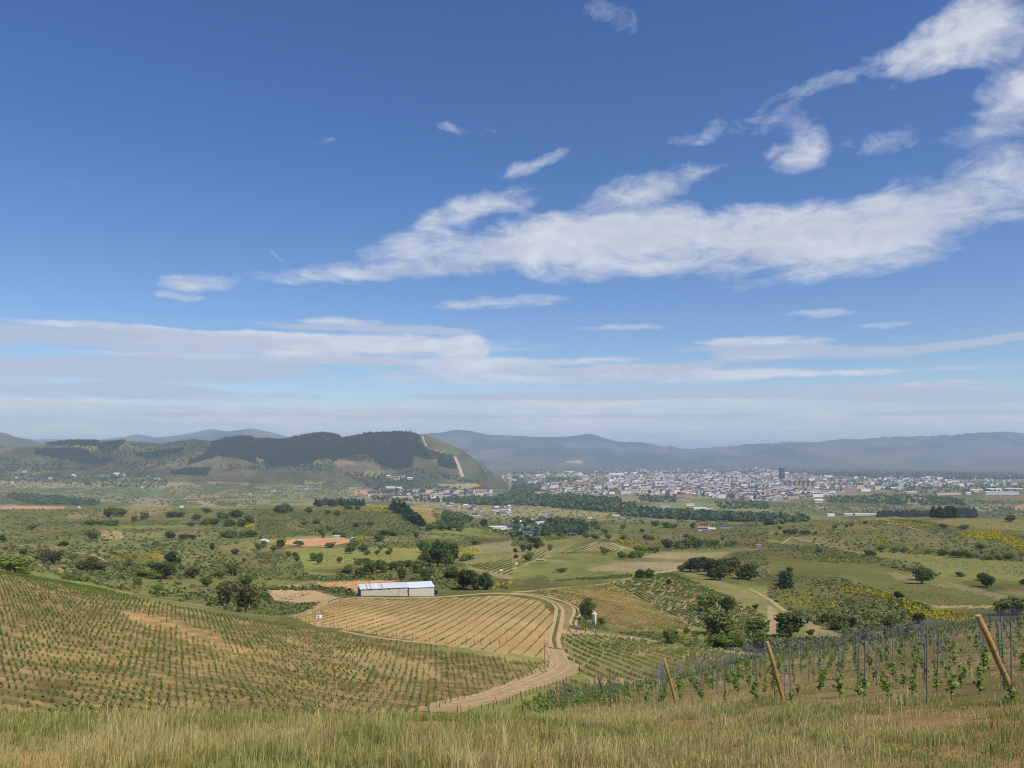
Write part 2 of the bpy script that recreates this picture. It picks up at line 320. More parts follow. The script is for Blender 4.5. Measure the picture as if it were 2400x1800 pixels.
# ------------------------------------------------------------------ mesh helpers
def mesh_np(name, V, Q, mats, tint=None, midx=None, smooth=False):
    """V (n,3), Q (m,4) or (m,3) index array"""
    me = bpy.data.meshes.new(name); V = np.ascontiguousarray(V, np.float32); Q = np.ascontiguousarray(Q, np.int32)
    k = Q.shape[1]
    me.vertices.add(len(V)); me.vertices.foreach_set('co', V.ravel())
    me.loops.add(Q.size); me.loops.foreach_set('vertex_index', Q.ravel())
    me.polygons.add(len(Q)); me.polygons.foreach_set('loop_start', np.arange(0, Q.size, k, dtype=np.int32))
    if midx is not None: me.polygons.foreach_set('material_index', np.asarray(midx, np.int32))
    me.polygons.foreach_set('use_smooth', np.full(len(Q), bool(smooth)))
    for m in (mats if isinstance(mats, (list, tuple)) else [mats]): me.materials.append(m)
    if tint is not None:
        a = me.attributes.new('tint', 'FLOAT', 'POINT'); a.data.foreach_set('value', np.asarray(tint, np.float32))
    me.update(calc_edges=True); me.validate() if False else None
    return me
def link(name, me, parent=None, loc=None):
    o = bpy.data.objects.new(name, me); COL.objects.link(o)
    if parent: o.parent = parent
    if loc is not None: o.location = loc
    return o
def tag(o, label=None, cat=None, group=None, kind=None):
    if label: o['label'] = label
    if cat: o['category'] = cat
    if group: o['group'] = group
    if kind: o['kind'] = kind
    return o
def empty(name, loc=(0, 0, 0), rz=0, **k):
    o = bpy.data.objects.new(name, None); COL.objects.link(o); o.location = loc; o.rotation_euler = (0, 0, rz); o.empty_display_size = 0.3
    return tag(o, **k)
def scatter(name, V, Q, P, SC, RZ, m, tint):
    """many copies of one small shape joined into one mesh"""
    n, k = len(P), len(V); SC = np.asarray(SC, float)
    if SC.ndim == 1: SC = np.stack([SC]*3, 1)
    c, s_ = np.cos(RZ)[:, None], np.sin(RZ)[:, None]
    x = V[None, :, 0]*SC[:, None, 0]; y = V[None, :, 1]*SC[:, None, 1]; z = V[None, :, 2]*SC[:, None, 2]
    X = x*c-y*s_+P[:, None, 0]; Y = x*s_+y*c+P[:, None, 1]; Z = z+P[:, None, 2]
    VV = np.stack([X, Y, Z], 2).reshape(-1, 3); QQ = (Q[None]+(np.arange(n)*k)[:, None, None]).reshape(-1, Q.shape[1])
    return VV, QQ, np.repeat(np.asarray(tint, float), k)
def stuff(name, parts, m, label, cat):
    VV = []; QQ = []; TT = []; off = 0
    for v, q, tt in parts:
        if len(v) == 0: continue
        VV.append(v); QQ.append(q+off); TT.append(tt); off += len(v)
    o = link(name, mesh_np(name, np.concatenate(VV), np.concatenate(QQ), m, np.concatenate(TT)))
    return tag(o, label, cat, kind='stuff')
def leafcloud(lobes, n, size, r=None, flat=0.35, hollow=0.55):
    """leaf-clump faces spread through the volume of several ellipsoid lobes"""
    r = r or np.random.default_rng(1)
    w = np.array([l[3]*l[4]*l[5] for l in lobes])**0.67; w /= w.sum()
    V = []; Q = []
    li = r.choice(len(lobes), n, p=w)
    d = r.normal(size=(n, 3)); d /= np.linalg.norm(d, axis=1)[:, None]
    rad = hollow+(1-hollow)*r.random(n)**0.6
    C = np.array([[*lobes[i][:3]] for i in li])+d*rad[:, None]*np.array([[*lobes[i][3:6]] for i in li])
    # facing roughly outwards, jittered
    nrm = d*0.9+r.normal(size=(n, 3))*0.65+np.array([0, 0, flat]); nrm /= np.linalg.norm(nrm, axis=1)[:, None]
    a = np.cross(nrm, r.normal(size=(n, 3))); a /= np.linalg.norm(a, axis=1)[:, None]+1e-9
    b = np.cross(nrm, a); sz = size*(0.6+0.8*r.random(n))[:, None]
    V = np.stack([C-a*sz-b*sz*0.55, C+a*sz*0.4-b*sz*0.9, C+a*sz+b*sz*0.5, C-a*sz*0.35+b*sz*0.95], 1).reshape(-1, 3)
    Q = np.arange(n*4).reshape(-1, 4)
    return V, Q
def tube_arrays(pts, rads, seg=6):
    """tapered tube along points, closed at the end"""
    V = []; Q = []
    pts = [Vector(p) for p in pts]
    for i, (p, r_) in enumerate(zip(pts, rads)):
        d = (pts[min(i+1, len(pts)-1)]-pts[max(i-1, 0)]).normalized()
        a = d.orthogonal().normalized(); b = d.cross(a)
        for k in range(seg):
            w = 2*math.pi*k/seg; V.append(p+a*math.cos(w)*r_+b*math.sin(w)*r_)
    for i in range(len(pts)-1):
        for k in range(seg):
            Q.append((i*seg+k, i*seg+(k+1) % seg, (i+1)*seg+(k+1) % seg, (i+1)*seg+k))
    c0 = len(V); V.append(pts[-1]); top = (len(pts)-1)*seg
    for k in range(0, seg, 2): Q.append((top+k, top+(k+1) % seg, top+(k+2) % seg, c0))
    return np.array([tuple(v) for v in V]), np.array(Q)
def joined(lst):
    VV = []; QQ = []; off = 0
    for v, q in lst: VV.append(v); QQ.append(q+off); off += len(v)
    return np.concatenate(VV), np.concatenate(QQ)
def boxa(x0, x1, y0, y1, z0, z1):
    V = np.array([(x0,y0,z0),(x1,y0,z0),(x1,y1,z0),(x0,y1,z0),(x0,y0,z1),(x1,y0,z1),(x1,y1,z1),(x0,y1,z1)], float)
    return V, np.array([(0,3,2,1),(4,5,6,7),(0,1,5,4),(1,2,6,5),(2,3,7,6),(3,0,4,7)])

# ------------------------------------------------------------------ ground colours by region
def zr(x0, y0, s_, pts): return [(x0+a/s_, y0+b/s_) for a, b in pts]
def zA(*p): return zr(0, 960, 3.687, p)
def zB(*p): return zr(600, 960, 3.687, p)
def zC(*p): return zr(1200, 960, 3.687, p)
def zD(*p): return zr(1800, 960, 3.687, p)
def zE(*p): return zr(0, 1340, 3.607, p)
def zF(*p): return zr(600, 1340, 3.607, p)
def zG(*p): return zr(1200, 1340, 3.607, p)
def zH(*p): return zr(1800, 1340, 3.607, p)
F_LEFT = [(-900,1230),(-300,1285),(0,1335),(180,1368),(330,1406),(470,1434),(650,1464),(900,1504),(1150,1540),(1286,1556),(1283,1576),(1240,1590),(1170,1611),(1080,1634),(1005,1660),(940,1700),(500,1790),(-900,1790)]
F_SHED = [(688,1446),(800,1404),(1010,1404),(1180,1396),(1262,1408),(1296,1440),(1296,1478),(1284,1505),(1290,1545),(1150,1528),(900,1490),(740,1466)]
F_LOW = [(1318,1487),(1400,1490),(1560,1510),(1700,1530),(1800,1546),(1700,1562),(1600,1592),(1450,1622),(1395,1606),(1345,1562),(1325,1535)]
F_UP = [(1310,1405),(1250,1385),(1330,1378),(1430,1369),(1630,1474),(1560,1480),(1480,1478),(1425,1462),(1375,1420)]
F_UPR = [(1432,1368),(1500,1352),(1575,1342),(1700,1395),(1800,1450),(1812,1482),(1650,1478),(1628,1470)]
F_NEAR = [(1290,1668),(1450,1624),(1600,1592),(1700,1563),(1800,1537),(2000,1510),(2200,1470),(2400,1450),(2900,1440),(2900,1690),(2390,1655),(1838,1652),(1590,1652),(1425,1662),(1315,1674)]
SOIL = (0.31, 0.205, 0.078); PALE = (0.50, 0.35, 0.17); WEED = (0.135, 0.135, 0.04); RED = (0.46, 0.24, 0.11); MEAD = (0.17, 0.20, 0.05)
GREENF = (0.14, 0.17, 0.045); SCRUB = (0.095, 0.105, 0.035); DRY = (0.27, 0.24, 0.095); BROWN = (0.27, 0.19, 0.10); GREYV = (0.24, 0.20, 0.12)
PX2 = np.broadcast_to(PXU[:, None], GX.shape)
wx = (fbm(GX/(GY*0.012), LY[None, :]*80, 3, 31)-0.5)*9; wy = (fbm(GX/(GY*0.012)+9, LY[None, :]*80, 3, 37)-0.5)*6
QX, QY = PX2+wx, PYG+wy
C = np.zeros(GX.shape+(3,)); GR = np.full(GX.shape, 1.05)
def lerp(a, b, w): return np.asarray(a)*(1-w[..., None])+np.asarray(b)*w[..., None]
def sst(x, a, b):
    q = np.clip((x-a)/(b-a), 0, 1); return q*q*(3-2*q)
nM = fbm(GX/70, GY/110, 5, 41); nN = fbm(GX/24, GY/40, 4, 47); nL = fbm(GX/380, GY/700, 5, 53)
# default cover between the fields: rough grass, scrub and dry patches
C[:] = lerp(SCRUB, MEAD, sst(nM, 0.36, 0.62)); C[:] = C*(1-0.0) ; C[:] = C + 0
dryw = sst(nN, 0.55, 0.75)*0.6
C[:] = C*(1-dryw[..., None]) + np.array(DRY)*dryw[..., None]
# the far plain: patchwork of small fields and trees
cell = _h(np.floor(GX/170+wx*0.1), np.floor(GY/330+wy*0.1), 3); cell2 = _h(np.floor((GX+GY*0.3)/120), np.floor(GY/300), 9)
pal = np.array([(0.10,0.13,0.045),(0.15,0.175,0.06),(0.19,0.19,0.08),(0.085,0.11,0.042),(0.24,0.20,0.11),(0.12,0.15,0.05),(0.29,0.20,0.12),(0.07,0.09,0.04)])
cf = pal[(np.where(nM > 0.5, cell, cell2)*7.99).astype(int)]
wf = sst(GY, 1900, 2800)*0.85
C[:] = C*(1-wf[..., None])+cf*wf[..., None]
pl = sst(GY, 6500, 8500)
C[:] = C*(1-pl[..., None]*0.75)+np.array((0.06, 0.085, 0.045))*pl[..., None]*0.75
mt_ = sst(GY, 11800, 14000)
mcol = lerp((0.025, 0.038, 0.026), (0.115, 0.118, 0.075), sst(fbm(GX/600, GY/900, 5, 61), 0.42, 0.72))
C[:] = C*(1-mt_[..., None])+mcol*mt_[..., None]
# near foreground bank
fg = 1-sst(GY, 26, 46)
C[:] = C*(1-fg[..., None])+lerp((0.34, 0.205, 0.08), (0.21, 0.175, 0.062), sst(fbm(GX/2.2, GY/3, 4, 71), 0.35, 0.6))*fg[..., None]
bank = bell(GY, 24, 30, 56, 62)*(PX2 < 1250)
C[:] = C*(1-bank[..., None]*0.7)+np.array((0.17, 0.17, 0.05))*bank[..., None]*0.7
def paint(poly, col, w=1.0, ya=0, yb=1e9, grain=None, soft=None):
    m_ = inpoly(QX, QY, poly) & (GY >= ya) & (GY <= yb)
    ww = w if soft is None else w*soft[m_][:, None]
    C[m_] = C[m_]*(1-ww)+np.asarray(col)*ww
    if grain is not None: GR[m_] = grain
weedy = sst(fbm(GX/7, GY/9, 4, 81), 0.40, 0.60); weedy2 = sst(fbm(GX/26, GY/30, 3, 83), 0.35, 0.65)
paint(F_LEFT, SOIL, 1, 50, 260, 0.7)
lf = inpoly(QX, QY, F_LEFT) & (GY > 50) & (GY < 260)
rowd = np.sin((GX*0.42+GY*0.9)/2.3*2*np.pi)           # strips of weeds kept between the rows
al, ac = GX*0.9-GY*0.42, GX*0.42+GY*0.9
streak = sst(fbm(al/5, ac/0.9, 4, 111), 0.36, 0.64); streak2 = sst(fbm(al/26, ac/6, 3, 113), 0.35, 0.65)
wl = np.clip(0.62+0.30*rowd*np.clip((190-GY)/90, 0, 1)+(streak-0.5)*0.75+(streak2-0.5)*0.30+(weedy2-0.5)*0.18, 0, 0.95)
C[lf] = C[lf]*(1-wl[lf][:, None])+np.array((0.112, 0.104, 0.035))*wl[lf][:, None]
paint([(270,1432),(330,1436),(430,1462),(520,1490),(590,1530),(520,1528),(420,1495),(330,1465)], (0.40, 0.24, 0.088), 0.85, 50, 260, None, 0.35+0.65*(1-streak))
paint([(300,1405),(470,1436),(640,1470),(560,1462),(400,1428)], (0.36, 0.23, 0.09), 0.5, 50, 260)
paint([(780,1525),(900,1530),(1010,1560),(1040,1590),(960,1590),(850,1560)], (0.37, 0.25, 0.105), 0.55, 50, 260)
paint(F_SHED, (0.35, 0.235, 0.092), 1, 120, 300, 0.8)
paint([(700,1446),(800,1404),(860,1402),(800,1440),(760,1462)], (0.38, 0.215, 0.085), 0.7, 120, 300)
paint(F_LOW, (0.36, 0.25, 0.11), 1, 90, 260, 0.9)
F_LOW2 = [(1345,1590),(1400,1606),(1450,1624),(1300,1669),(1240,1680),(1190,1690),(1230,1650),(1290,1620)]
paint(F_LOW2, (0.30, 0.21, 0.09), 1, 62, 180, 0.9)
paint(F_LOW2, (0.15, 0.15, 0.05), 0.8, 62, 180, None, weedy)
paint(F_LOW, (0.16, 0.17, 0.055), 0.75, 90, 260, None, weedy2)
paint([(1310,1470),(1400,1480),(1560,1500),(1700,1520),(1800,1535),(1800,1542),(1560,1509),(1400,1489),(1312,1484)], (0.40, 0.27, 0.13), 0.85, 90, 300)
paint(F_UP, (0.34, 0.22, 0.085), 1, 180, 420, 0.6)
paint(F_UPR, (0.25, 0.20, 0.105), 1, 180, 520, 0.5)
paint(zG((1190,60),(1330,120),(1560,180),(1640,280),(1500,270),(1300,160)), (0.30, 0.18, 0.10), 0.9, 180, 520)
paint(zG((1480,20),(1800,90),(2164,240),(2164,300),(1900,190),(1640,80)), (0.26, 0.19, 0.10), 0.55, 180, 520)
paint(F_NEAR, (0.26, 0.182, 0.075), 1, 14, 180, 1.0)
paint(F_NEAR, (0.15, 0.135, 0.045), 0.9, 14, 180, None, weedy)
# strip of green below the shed field, verge at the loop of the track
paint([(560,1440),(620,1425),(690,1412),(740,1410),(700,1440),(640,1455)], (0.13, 0.15, 0.045), 0.9, 120, 330)
paint([(630,1378),(690,1372),(760,1390),(790,1400),(740,1412),(690,1412),(630,1405)], (0.46, 0.31, 0.15), 0.9, 200, 420)
paint([(740,1368),(800,1362),(940,1360),(930,1372),(840,1388),(790,1382)], (0.47, 0.26, 0.11), 0.95, 240, 480)
paint([(1305,1410),(1345,1425),(1335,1470),(1310,1480),(1312,1440)], (0.24, 0.19, 0.08), 0.9, 150, 320)
paint([(1360,1450),(1440,1465),(1500,1480),(1560,1488),(1500,1492),(1400,1484),(1350,1470)], (0.13, 0.16, 0.045), 0.8, 150, 320)
# left middle ground
paint(zA((0,830),(570,835),(560,850),(300,858),(0,860)), (0.44, 0.22, 0.12), 1, 900, 2600, 0.2)
paint(zA((820,1035),(1035,1040),(1080,1115),(830,1130)), (0.34, 0.28, 0.11), 1, 500, 2500, 0.3)
paint(zA((560,880),(1500,860),(1380,940),(900,945),(570,945)), (0.30, 0.23, 0.10), 0.75, 500, 2600)
paint(zA((0,870),(560,880),(560,960),(200,1040),(0,1040)), (0.16, 0.18, 0.055), 0.6, 500, 2600)
paint(zA((1080,1060),(1900,1060),(1850,1140),(1300,1150),(1090,1120)), (0.20, 0.22, 0.075), 0.8, 500, 2600)
paint(zA((580,1160),(1240,1150),(1240,1220),(800,1260),(560,1230)), (0.19, 0.21, 0.065), 0.8, 400, 2600)
paint(zA((1890,1160),(2212,1140),(2212,1230),(1900,1220)), (0.28, 0.25, 0.09), 0.8, 400, 2600)
paint(zA((0,1170),(500,1160),(520,1260),(300,1300),(0,1250)), (0.24, 0.20, 0.09), 0.6, 300, 2600)
paint(zA((280,1330),(420,1350),(720,1400),(700,1420),(430,1390)), (0.40, 0.28, 0.15), 0.7, 250, 2600)
paint(zA((1700,780),(1870,800),(1890,840),(1720,838)), (0.30, 0.21, 0.14), 0.9, 2000, 5200)
paint(zA((1140,770),(1450,770),(1450,835),(1140,835)), (0.26, 0.20, 0.12), 0.7, 2000, 5200)
paint(zA((0,745),(420,760),(860,800),(860,832),(0,820)), (0.05, 0.08, 0.035), 0.85, 1900, 5200)
paint(zA((940,690),(1440,700),(1420,760),(1000,750)), (0.10, 0.16, 0.06), 0.8, 1900, 5200)
paint(zA((1800,570),(2000,540),(2212,530),(2212,580),(1900,585)), (0.33, 0.23, 0.16), 0.9, 3000, 6500)
paint(zA((1040,505),(1300,515),(1200,525),(1050,515)), (0.33, 0.24, 0.15), 0.9, 3000, 6500)
paint(zA((290,440),(640,430),(660,470),(480,490),(290,470)), (0.17, 0.16, 0.07), 0.7, 3000, 6500)
paint(zA((0,460),(470,540),(470,560),(0,520)), (0.14, 0.18, 0.06), 0.8, 3000, 6500)
paint(zA((640,300),(860,310),(850,350),(680,350)), (0.26, 0.24, 0.06), 0.8, 4800, 6500)
# hill above the village
FOREST = [zA((300,340),(700,340),(850,430),(1000,420),(900,470),(740,470),(500,420),(300,390)), zA((380,300),(560,265),(840,268),(900,320),(640,310)),
 zA((890,290),(1090,265),(1000,350),(900,380),(840,330)), zA((1160,390),(1600,330),(1560,370),(1280,430)), zA((1480,540),(1600,510),(1820,505),(1780,570),(1500,560)),
 zA((1840,260),(2010,240),(2120,225),(2212,240),(2212,470),(2060,420),(1880,400),(1620,480),(1640,440),(1780,380)),
 zB((0,250),(240,260),(300,240),(540,195),(720,215),(745,250),(900,215),(1060,190),(1320,190),(1400,220),(1430,300),(1480,350),(1600,380),(1700,400),(1740,520),(1580,490),(1560,430),(1470,430),(1360,400),(1340,500),(1200,520),(1050,470),(1010,430),(950,380),(830,390),(800,420),(560,420),(480,460),(330,480),(150,490),(0,400))]
HILLG = zA((0,330),(2212,250)) 
hz = (GY > 4350) & (GY < 6800) & (PX2 < 1190)
hc = lerp((0.035, 0.045, 0.018), (0.105, 0.11, 0.040), sst(fbm(GX/160, GY/260, 5, 91), 0.4, 0.7))
C[hz] = C[hz]*0.25+hc[hz]*0.75
for p in FOREST: paint(p, (0.030, 0.042, 0.022), 0.95, 4300, 7000, 0.3)
paint(zB((1040,235),(1120,245),(1220,290),(1170,300),(1060,270)), (0.26, 0.23, 0.07), 0.9, 4300, 7000)
paint(zB((700,265),(800,260),(800,290),(720,285)), (0.20, 0.18, 0.06), 0.9, 4300, 7000)
paint(zB((1480,340),(1620,360),(1720,410),(1640,410),(1540,440)), (0.26, 0.23, 0.07), 0.7, 4300, 7000)
paint(zB((500,420),(660,430),(650,480),(500,480)), (0.24, 0.22, 0.06), 0.7, 4000, 7000)
paint(zB((650,440),(860,440),(850,490),(700,490)), (0.28, 0.19, 0.10), 0.7, 4000, 7000)
paint(zB((930,535),(1100,540),(1110,575),(940,570)), (0.25, 0.21, 0.09), 0.8, 3000, 7000)
paint(zB((1510,640),(1900,640),(1940,660),(1800,690),(1620,660)), (0.34, 0.27, 0.13), 0.9, 2800, 7000)
paint(zB((840,715),(940,690),(975,715),(960,735),(850,735)), (0.46, 0.23, 0.12), 0.95, 2500, 7000)
paint(zB((420,620),(620,625),(600,640),(420,640)), (0.20, 0.26, 0.07), 0.8, 2500, 7000)
paint(zB((580,690),(840,700),(820,740),(580,735)), (0.15, 0.20, 0.06), 0.7, 2500, 7000)
paint(zB((0,700),(420,710),(420,790),(0,790)), (0.18, 0.20, 0.075), 0.7, 2000, 7000)
# left hillside with scrub, strip field, red field, meadow with scattered trees
paint(zB((0,830),(450,830),(1100,825),(1230,900),(1450,1050),(1300,1100),(500,1080),(0,1100)), (0.11, 0.125, 0.035), 0.75, 700, 2400)
paint(zB((140,895),(270,910),(440,1040),(320,1040),(200,950)), (0.27, 0.235, 0.09), 0.95, 500, 2400, 0.3)
paint(zB((460,1020),(560,1030),(540,1060),(430,1040)), (0.25, 0.23, 0.085), 0.8, 500, 2400)
paint(zB((240,1135),(400,1115),(850,1105),(850,1135),(640,1180),(420,1180),(250,1165)), (0.50, 0.27, 0.13), 1, 400, 2400, 0.2)
paint(zB((1100,1110),(1240,1110),(1200,1140),(1110,1135)), (0.34, 0.26, 0.12), 0.9, 400, 2400)
paint(zB((980,825),(1170,815),(1300,830),(1560,860),(1480,880),(1330,850),(1160,840),(990,840)), (0.32, 0.28, 0.06), 0.8, 900, 2600)
paint(zB((1340,860),(1600,880),(1620,990),(1450,960)), (0.24, 0.20, 0.07), 0.8, 900, 2600)
paint(zB((250,1200),(1400,1180),(1440,1300),(900,1330),(400,1360),(300,1300)), (0.20, 0.225, 0.055), 0.85, 300, 1500, 0.4)
paint(zB((1100,1190),(1420,1200),(1420,1260),(1140,1260)), (0.26, 0.23, 0.07), 0.6, 300, 1500)
paint(zB((800,1090),(960,1090),(980,1120),(830,1120)), (0.30, 0.25, 0.05), 0.8, 400, 2400)
paint(zB((1450,1050),(1950,1040),(1960,1080),(1740,1130),(1480,1100)), (0.17, 0.22, 0.055), 0.8, 400, 2400)
paint(zB((1740,1200),(2212,1130),(2212,1230),(1960,1240),(1740,1250)), (0.26, 0.23, 0.11), 0.8, 300, 2400)
paint(zB((1740,1205),(1960,1215),(1920,1240),(1740,1235)), (0.36, 0.29, 0.04), 0.8, 300, 2400)
paint(zB((1620,840),(2212,820),(2212,1000),(1900,930),(1700,930)), (0.22, 0.215, 0.085), 0.7, 1200, 3000)
paint(zB((1790,1300),(1860,1290),(2120,1270),(2212,1250),(2212,1475),(1960,1420),(1830,1380)), (0.23, 0.20, 0.08), 0.9, 300, 1500)
# middle valley
paint(zC((0,850),(600,870),(900,910),(1500,960),(1000,980),(0,960)), (0.27, 0.24, 0.10), 0.75, 1300, 3600)
paint(zC((900,920),(1100,940),(1500,970),(1350,985),(1100,960)), (0.27, 0.22, 0.16), 0.8, 1300, 3600)
paint(zC((1250,960),(1900,940),(2000,980),(1500,1000)), (0.22, 0.22, 0.075), 0.8, 1300, 3600)
paint(zC((880,740),(1080,740),(1100,810),(940,800)), (0.20, 0.19, 0.075), 0.9, 2500, 4600)
paint(zC((1250,800),(1560,800),(2212,810),(2212,920),(1600,880),(1280,860)), (0.17, 0.21, 0.07), 0.7, 1800, 4600)
paint(zC((0,1000),(800,1010),(1100,1010),(1050,1080),(760,1090),(0,1120)), (0.14, 0.18, 0.05), 0.7, 700, 2200)
paint(zC((940,1060),(2000,1040),(2212,1100),(2212,1180),(1500,1180),(950,1130)), (0.17, 0.155, 0.06), 0.7, 600, 2200)
paint(zC((0,1200),(500,1180),(480,1250),(100,1310),(0,1330)), (0.23, 0.20, 0.08), 0.8, 400, 1500)
paint(zC((480,1220),(740,1140),(870,1150),(960,1200),(900,1240),(560,1260)), (0.30, 0.24, 0.11), 1, 400, 1500, 0.3)
paint(zC((520,1250),(640,1300),(880,1285),(880,1295),(640,1315),(560,1280)), (0.46, 0.25, 0.12), 1, 400, 1500, 0.2)
paint(zC((850,1150),(960,1190),(1060,1215),(960,1205)), (0.40, 0.32, 0.16), 0.9, 400, 1500)
paint(zC((0,1400),(330,1330),(640,1300),(900,1290),(600,1360),(300,1410),(0,1475)), (0.15, 0.185, 0.05), 0.9, 250, 1300, 0.4)
paint(zC((620,1385),(900,1320),(1500,1320),(1440,1400),(700,1400)), (0.27, 0.22, 0.115), 0.95, 250, 1300, 0.3)
paint(zC((1090,1280),(1300,1235),(1700,1235),(1900,1230),(1800,1280),(1500,1290)), (0.27, 0.22, 0.105), 0.95, 250, 1300, 0.3)
paint(zC((900,1310),(1100,1280),(1500,1295),(1500,1315),(950,1320)), (0.14, 0.15, 0.05), 0.9, 250, 1300)
paint(zC((300,1240),(1200,1195),(1900,1190),(1900,1225),(1300,1230),(1000,1290),(600,1330),(400,1290)), (0.135, 0.165, 0.045), 0.75, 250, 1300)
paint(zC((1900,1230),(2212,1200),(2212,1330),(1960,1300)), (0.115, 0.125, 0.03), 0.9, 250, 1300)
paint(zC((300,1440),(640,1400),(1060,1400),(1060,1440),(600,1475),(280,1475)), (0.145, 0.17, 0.045), 0.85, 250, 1300)
# hillside on the right
paint(zD((0,1000),(400,920),(900,920),(1000,1000),(1200,1020),(900,1060),(0,1080)), (0.20, 0.215, 0.06), 0.8, 500, 1600)
paint(zD((180,1095),(470,1090),(720,1180),(620,1195),(340,1140)), (0.34, 0.24, 0.11), 0.95, 400, 1600, 0.3)
paint(zD((960,1085),(1340,1055),(1480,1110),(1500,1150),(1250,1120),(1000,1110)), (0.25, 0.205, 0.105), 0.9, 400, 1600, 0.3)
paint(zD((1320,960),(1800,935),(2212,950),(2212,1050),(1700,1020)), (0.22, 0.205, 0.06), 0.9, 400, 1600, 0.3)
paint(zD((700,1190),(960,1240),(1300,1260),(2212,1310),(2212,1350),(1500,1290),(1000,1290),(720,1240)), (0.185, 0.21, 0.055), 0.8, 300, 1600, 0.3)
paint(zD((1000,1290),(1500,1295),(2212,1370),(2212,1475),(1900,1430),(1500,1330)), (0.19, 0.20, 0.06), 0.8, 300, 1600, 0.3)
paint(zD((0,1180),(500,1180),(900,1300),(1300,1400),(1100,1475),(200,1475),(0,1400)), (0.12, 0.13, 0.035), 0.75, 300, 1600)
paint(zH((560,20),(900,0),(1240,90),(1600,100),(1850,200),(2050,230),(1880,290),(1440,290),(1150,210),(960,160)), (0.135, 0.15, 0.042), 0.95, 250, 900, 0.3)
paint(zH((1000,0),(1240,30),(1250,90),(1080,60)), (0.28, 0.22, 0.115), 0.8, 250, 900)
paint(zH((1340,110),(1560,90),(1800,150),(2050,215),(1960,235),(1640,150)), (0.26, 0.21, 0.10), 0.8, 250, 900)
paint(zH((1390,285),(1900,285),(1900,305),(1440,308)), (0.40, 0.28, 0.13), 0.95, 250, 900, 0.2)
paint(zH((0,60),(560,40),(960,170),(1390,290),(1300,460),(700,560),(300,420),(0,220)), (0.115, 0.115, 0.04), 0.6, 220, 900)
paint(zH((0,270),(80,330),(80,520),(0,540)), (0.40, 0.28, 0.15), 0.7, 180, 500)
paint(zH((280,400),(440,440),(640,520),(780,560),(760,590),(500,560),(330,560),(60,580),(0,570),(0,545),(260,560),(360,500)), (0.36, 0.27, 0.14), 0.5, 180, 500)
SCRUB_ZONES = [
 dict(a=([(0,1285),(200,1300),(420,1330),(620,1330),(640,1420),(560,1435),(330,1395),(150,1352),(0,1325)], 900, 0.8, 3.2)),
 dict(a=(zA((0,1000),(700,960),(1240,1040),(2212,960),(2212,1475),(1100,1475),(400,1300),(0,1200)), 1700, 1.0, 4.2)),
 dict(a=(zA((0,860),(1500,860),(2212,850),(2212,1000),(0,1000)), 500, 2.0, 5.0)),
 dict(a=(zB((0,860),(900,860),(1200,850),(1450,1050),(1300,1090),(460,1090),(0,1130)), 1500, 1.5, 5.0)),
 dict(a=(zB((0,1220),(380,1280),(430,1420),(700,1475),(0,1475)), 900, 0.8, 3.0)),
 dict(a=(zB((700,1400),(1400,1330),(1700,1400),(1760,1475),(700,1475)), 500, 1.0, 3.2)),
 dict(a=(zB((800,1090),(1400,1050),(1950,1100),(2212,1120),(1740,1200),(1100,1200),(830,1180)), 400, 1.2, 3.5)),
 dict(a=(zC((940,1040),(1500,1050),(2212,1020),(2212,1190),(1100,1230),(900,1140)), 700, 1.0, 3.2)),
 dict(a=(zC((0,980),(800,1000),(1000,1060),(500,1110),(0,1180)), 350, 1.5, 4.0)),
 dict(a=(zC((1880,1250),(2212,1210),(2212,1475),(1960,1475)), 350, 0.7, 2.2)),
 dict(a=(zD((0,960),(900,910),(1400,980),(1700,1050),(2212,1080),(2212,1320),(1500,1260),(800,1230),(0,1120)), 1100, 0.9, 3.2)),
 dict(a=(zD((0,1150),(480,1180),(700,1230),(1300,1330),(1500,1420),(1400,1475),(1200,1400),(900,1330),(500,1320),(0,1260)), 900, 0.7, 2.4)),
 dict(a=(zH((0,20),(600,40),(960,170),(1390,300),(1320,470),(700,560),(300,400),(0,210)), 1300, 0.6, 2.0)),
 dict(a=(zH((0,560),(500,560),(900,560),(1300,480),(1250,520),(700,620),(0,690)), 500, 0.6, 1.8)),
 dict(a=(zG((800,500),(1300,520),(1700,600),(2164,660),(2164,700),(1500,640),(1000,540)), 260, 0.4, 1.3)),
 dict(a=(zG((1600,500),(2164,470),(2164,680),(1650,620)), 260, 0.5, 1.8)),
 dict(a=(zF((0,150),(100,130),(800,150),(840,200),(760,200),(560,150),(440,160)), 220, 0.8, 2.6)),
 dict(a=(zF((1150,90),(1700,60),(2164,100),(2164,150),(1560,150),(1480,190),(1500,100)), 300, 0.6, 2.2)),
 dict(a=(zF((0,260),(540,260),(480,320),(200,380),(0,360)), 200, 0.4, 1.4)),
 dict(a=(zG((0,90),(900,60),(1060,40),(1000,20),(300,80)), 260, 0.5, 1.5)),
 dict(a=(zG((540,300),(600,430),(800,470),(820,500),(560,470)), 120, 0.3, 0.9)),
 dict(a=(zB((0,600),(900,560),(1100,720),(900,780),(0,780)), 700, 4, 10, 1900)),
 dict(a=(zA((0,560),(2212,560),(2212,830),(0,820)), 1500, 4, 11, 1900)),
 dict(a=(zB((1450,820),(2212,830),(2212,1110),(1960,1040),(1600,1000)), 420, 2.0, 6.0)),
 dict(a=(zC((0,820),(1200,900),(2212,940),(2212,1020),(0,980)), 500, 2.0, 7.0)),
 dict(a=(zD((200,780),(2212,780),(2212,930),(0,900)), 1300, 2.5, 8.0, 1300)),
]
for z_ in SCRUB_ZONES:
    paint(z_['a'][0], (0.105, 0.115, 0.04), 0.62, 100, 1900 if len(z_['a']) < 5 else 1, 1.2, np.clip(weedy*0.5+sst(nM, 0.35, 0.6)*0.8, 0, 1))
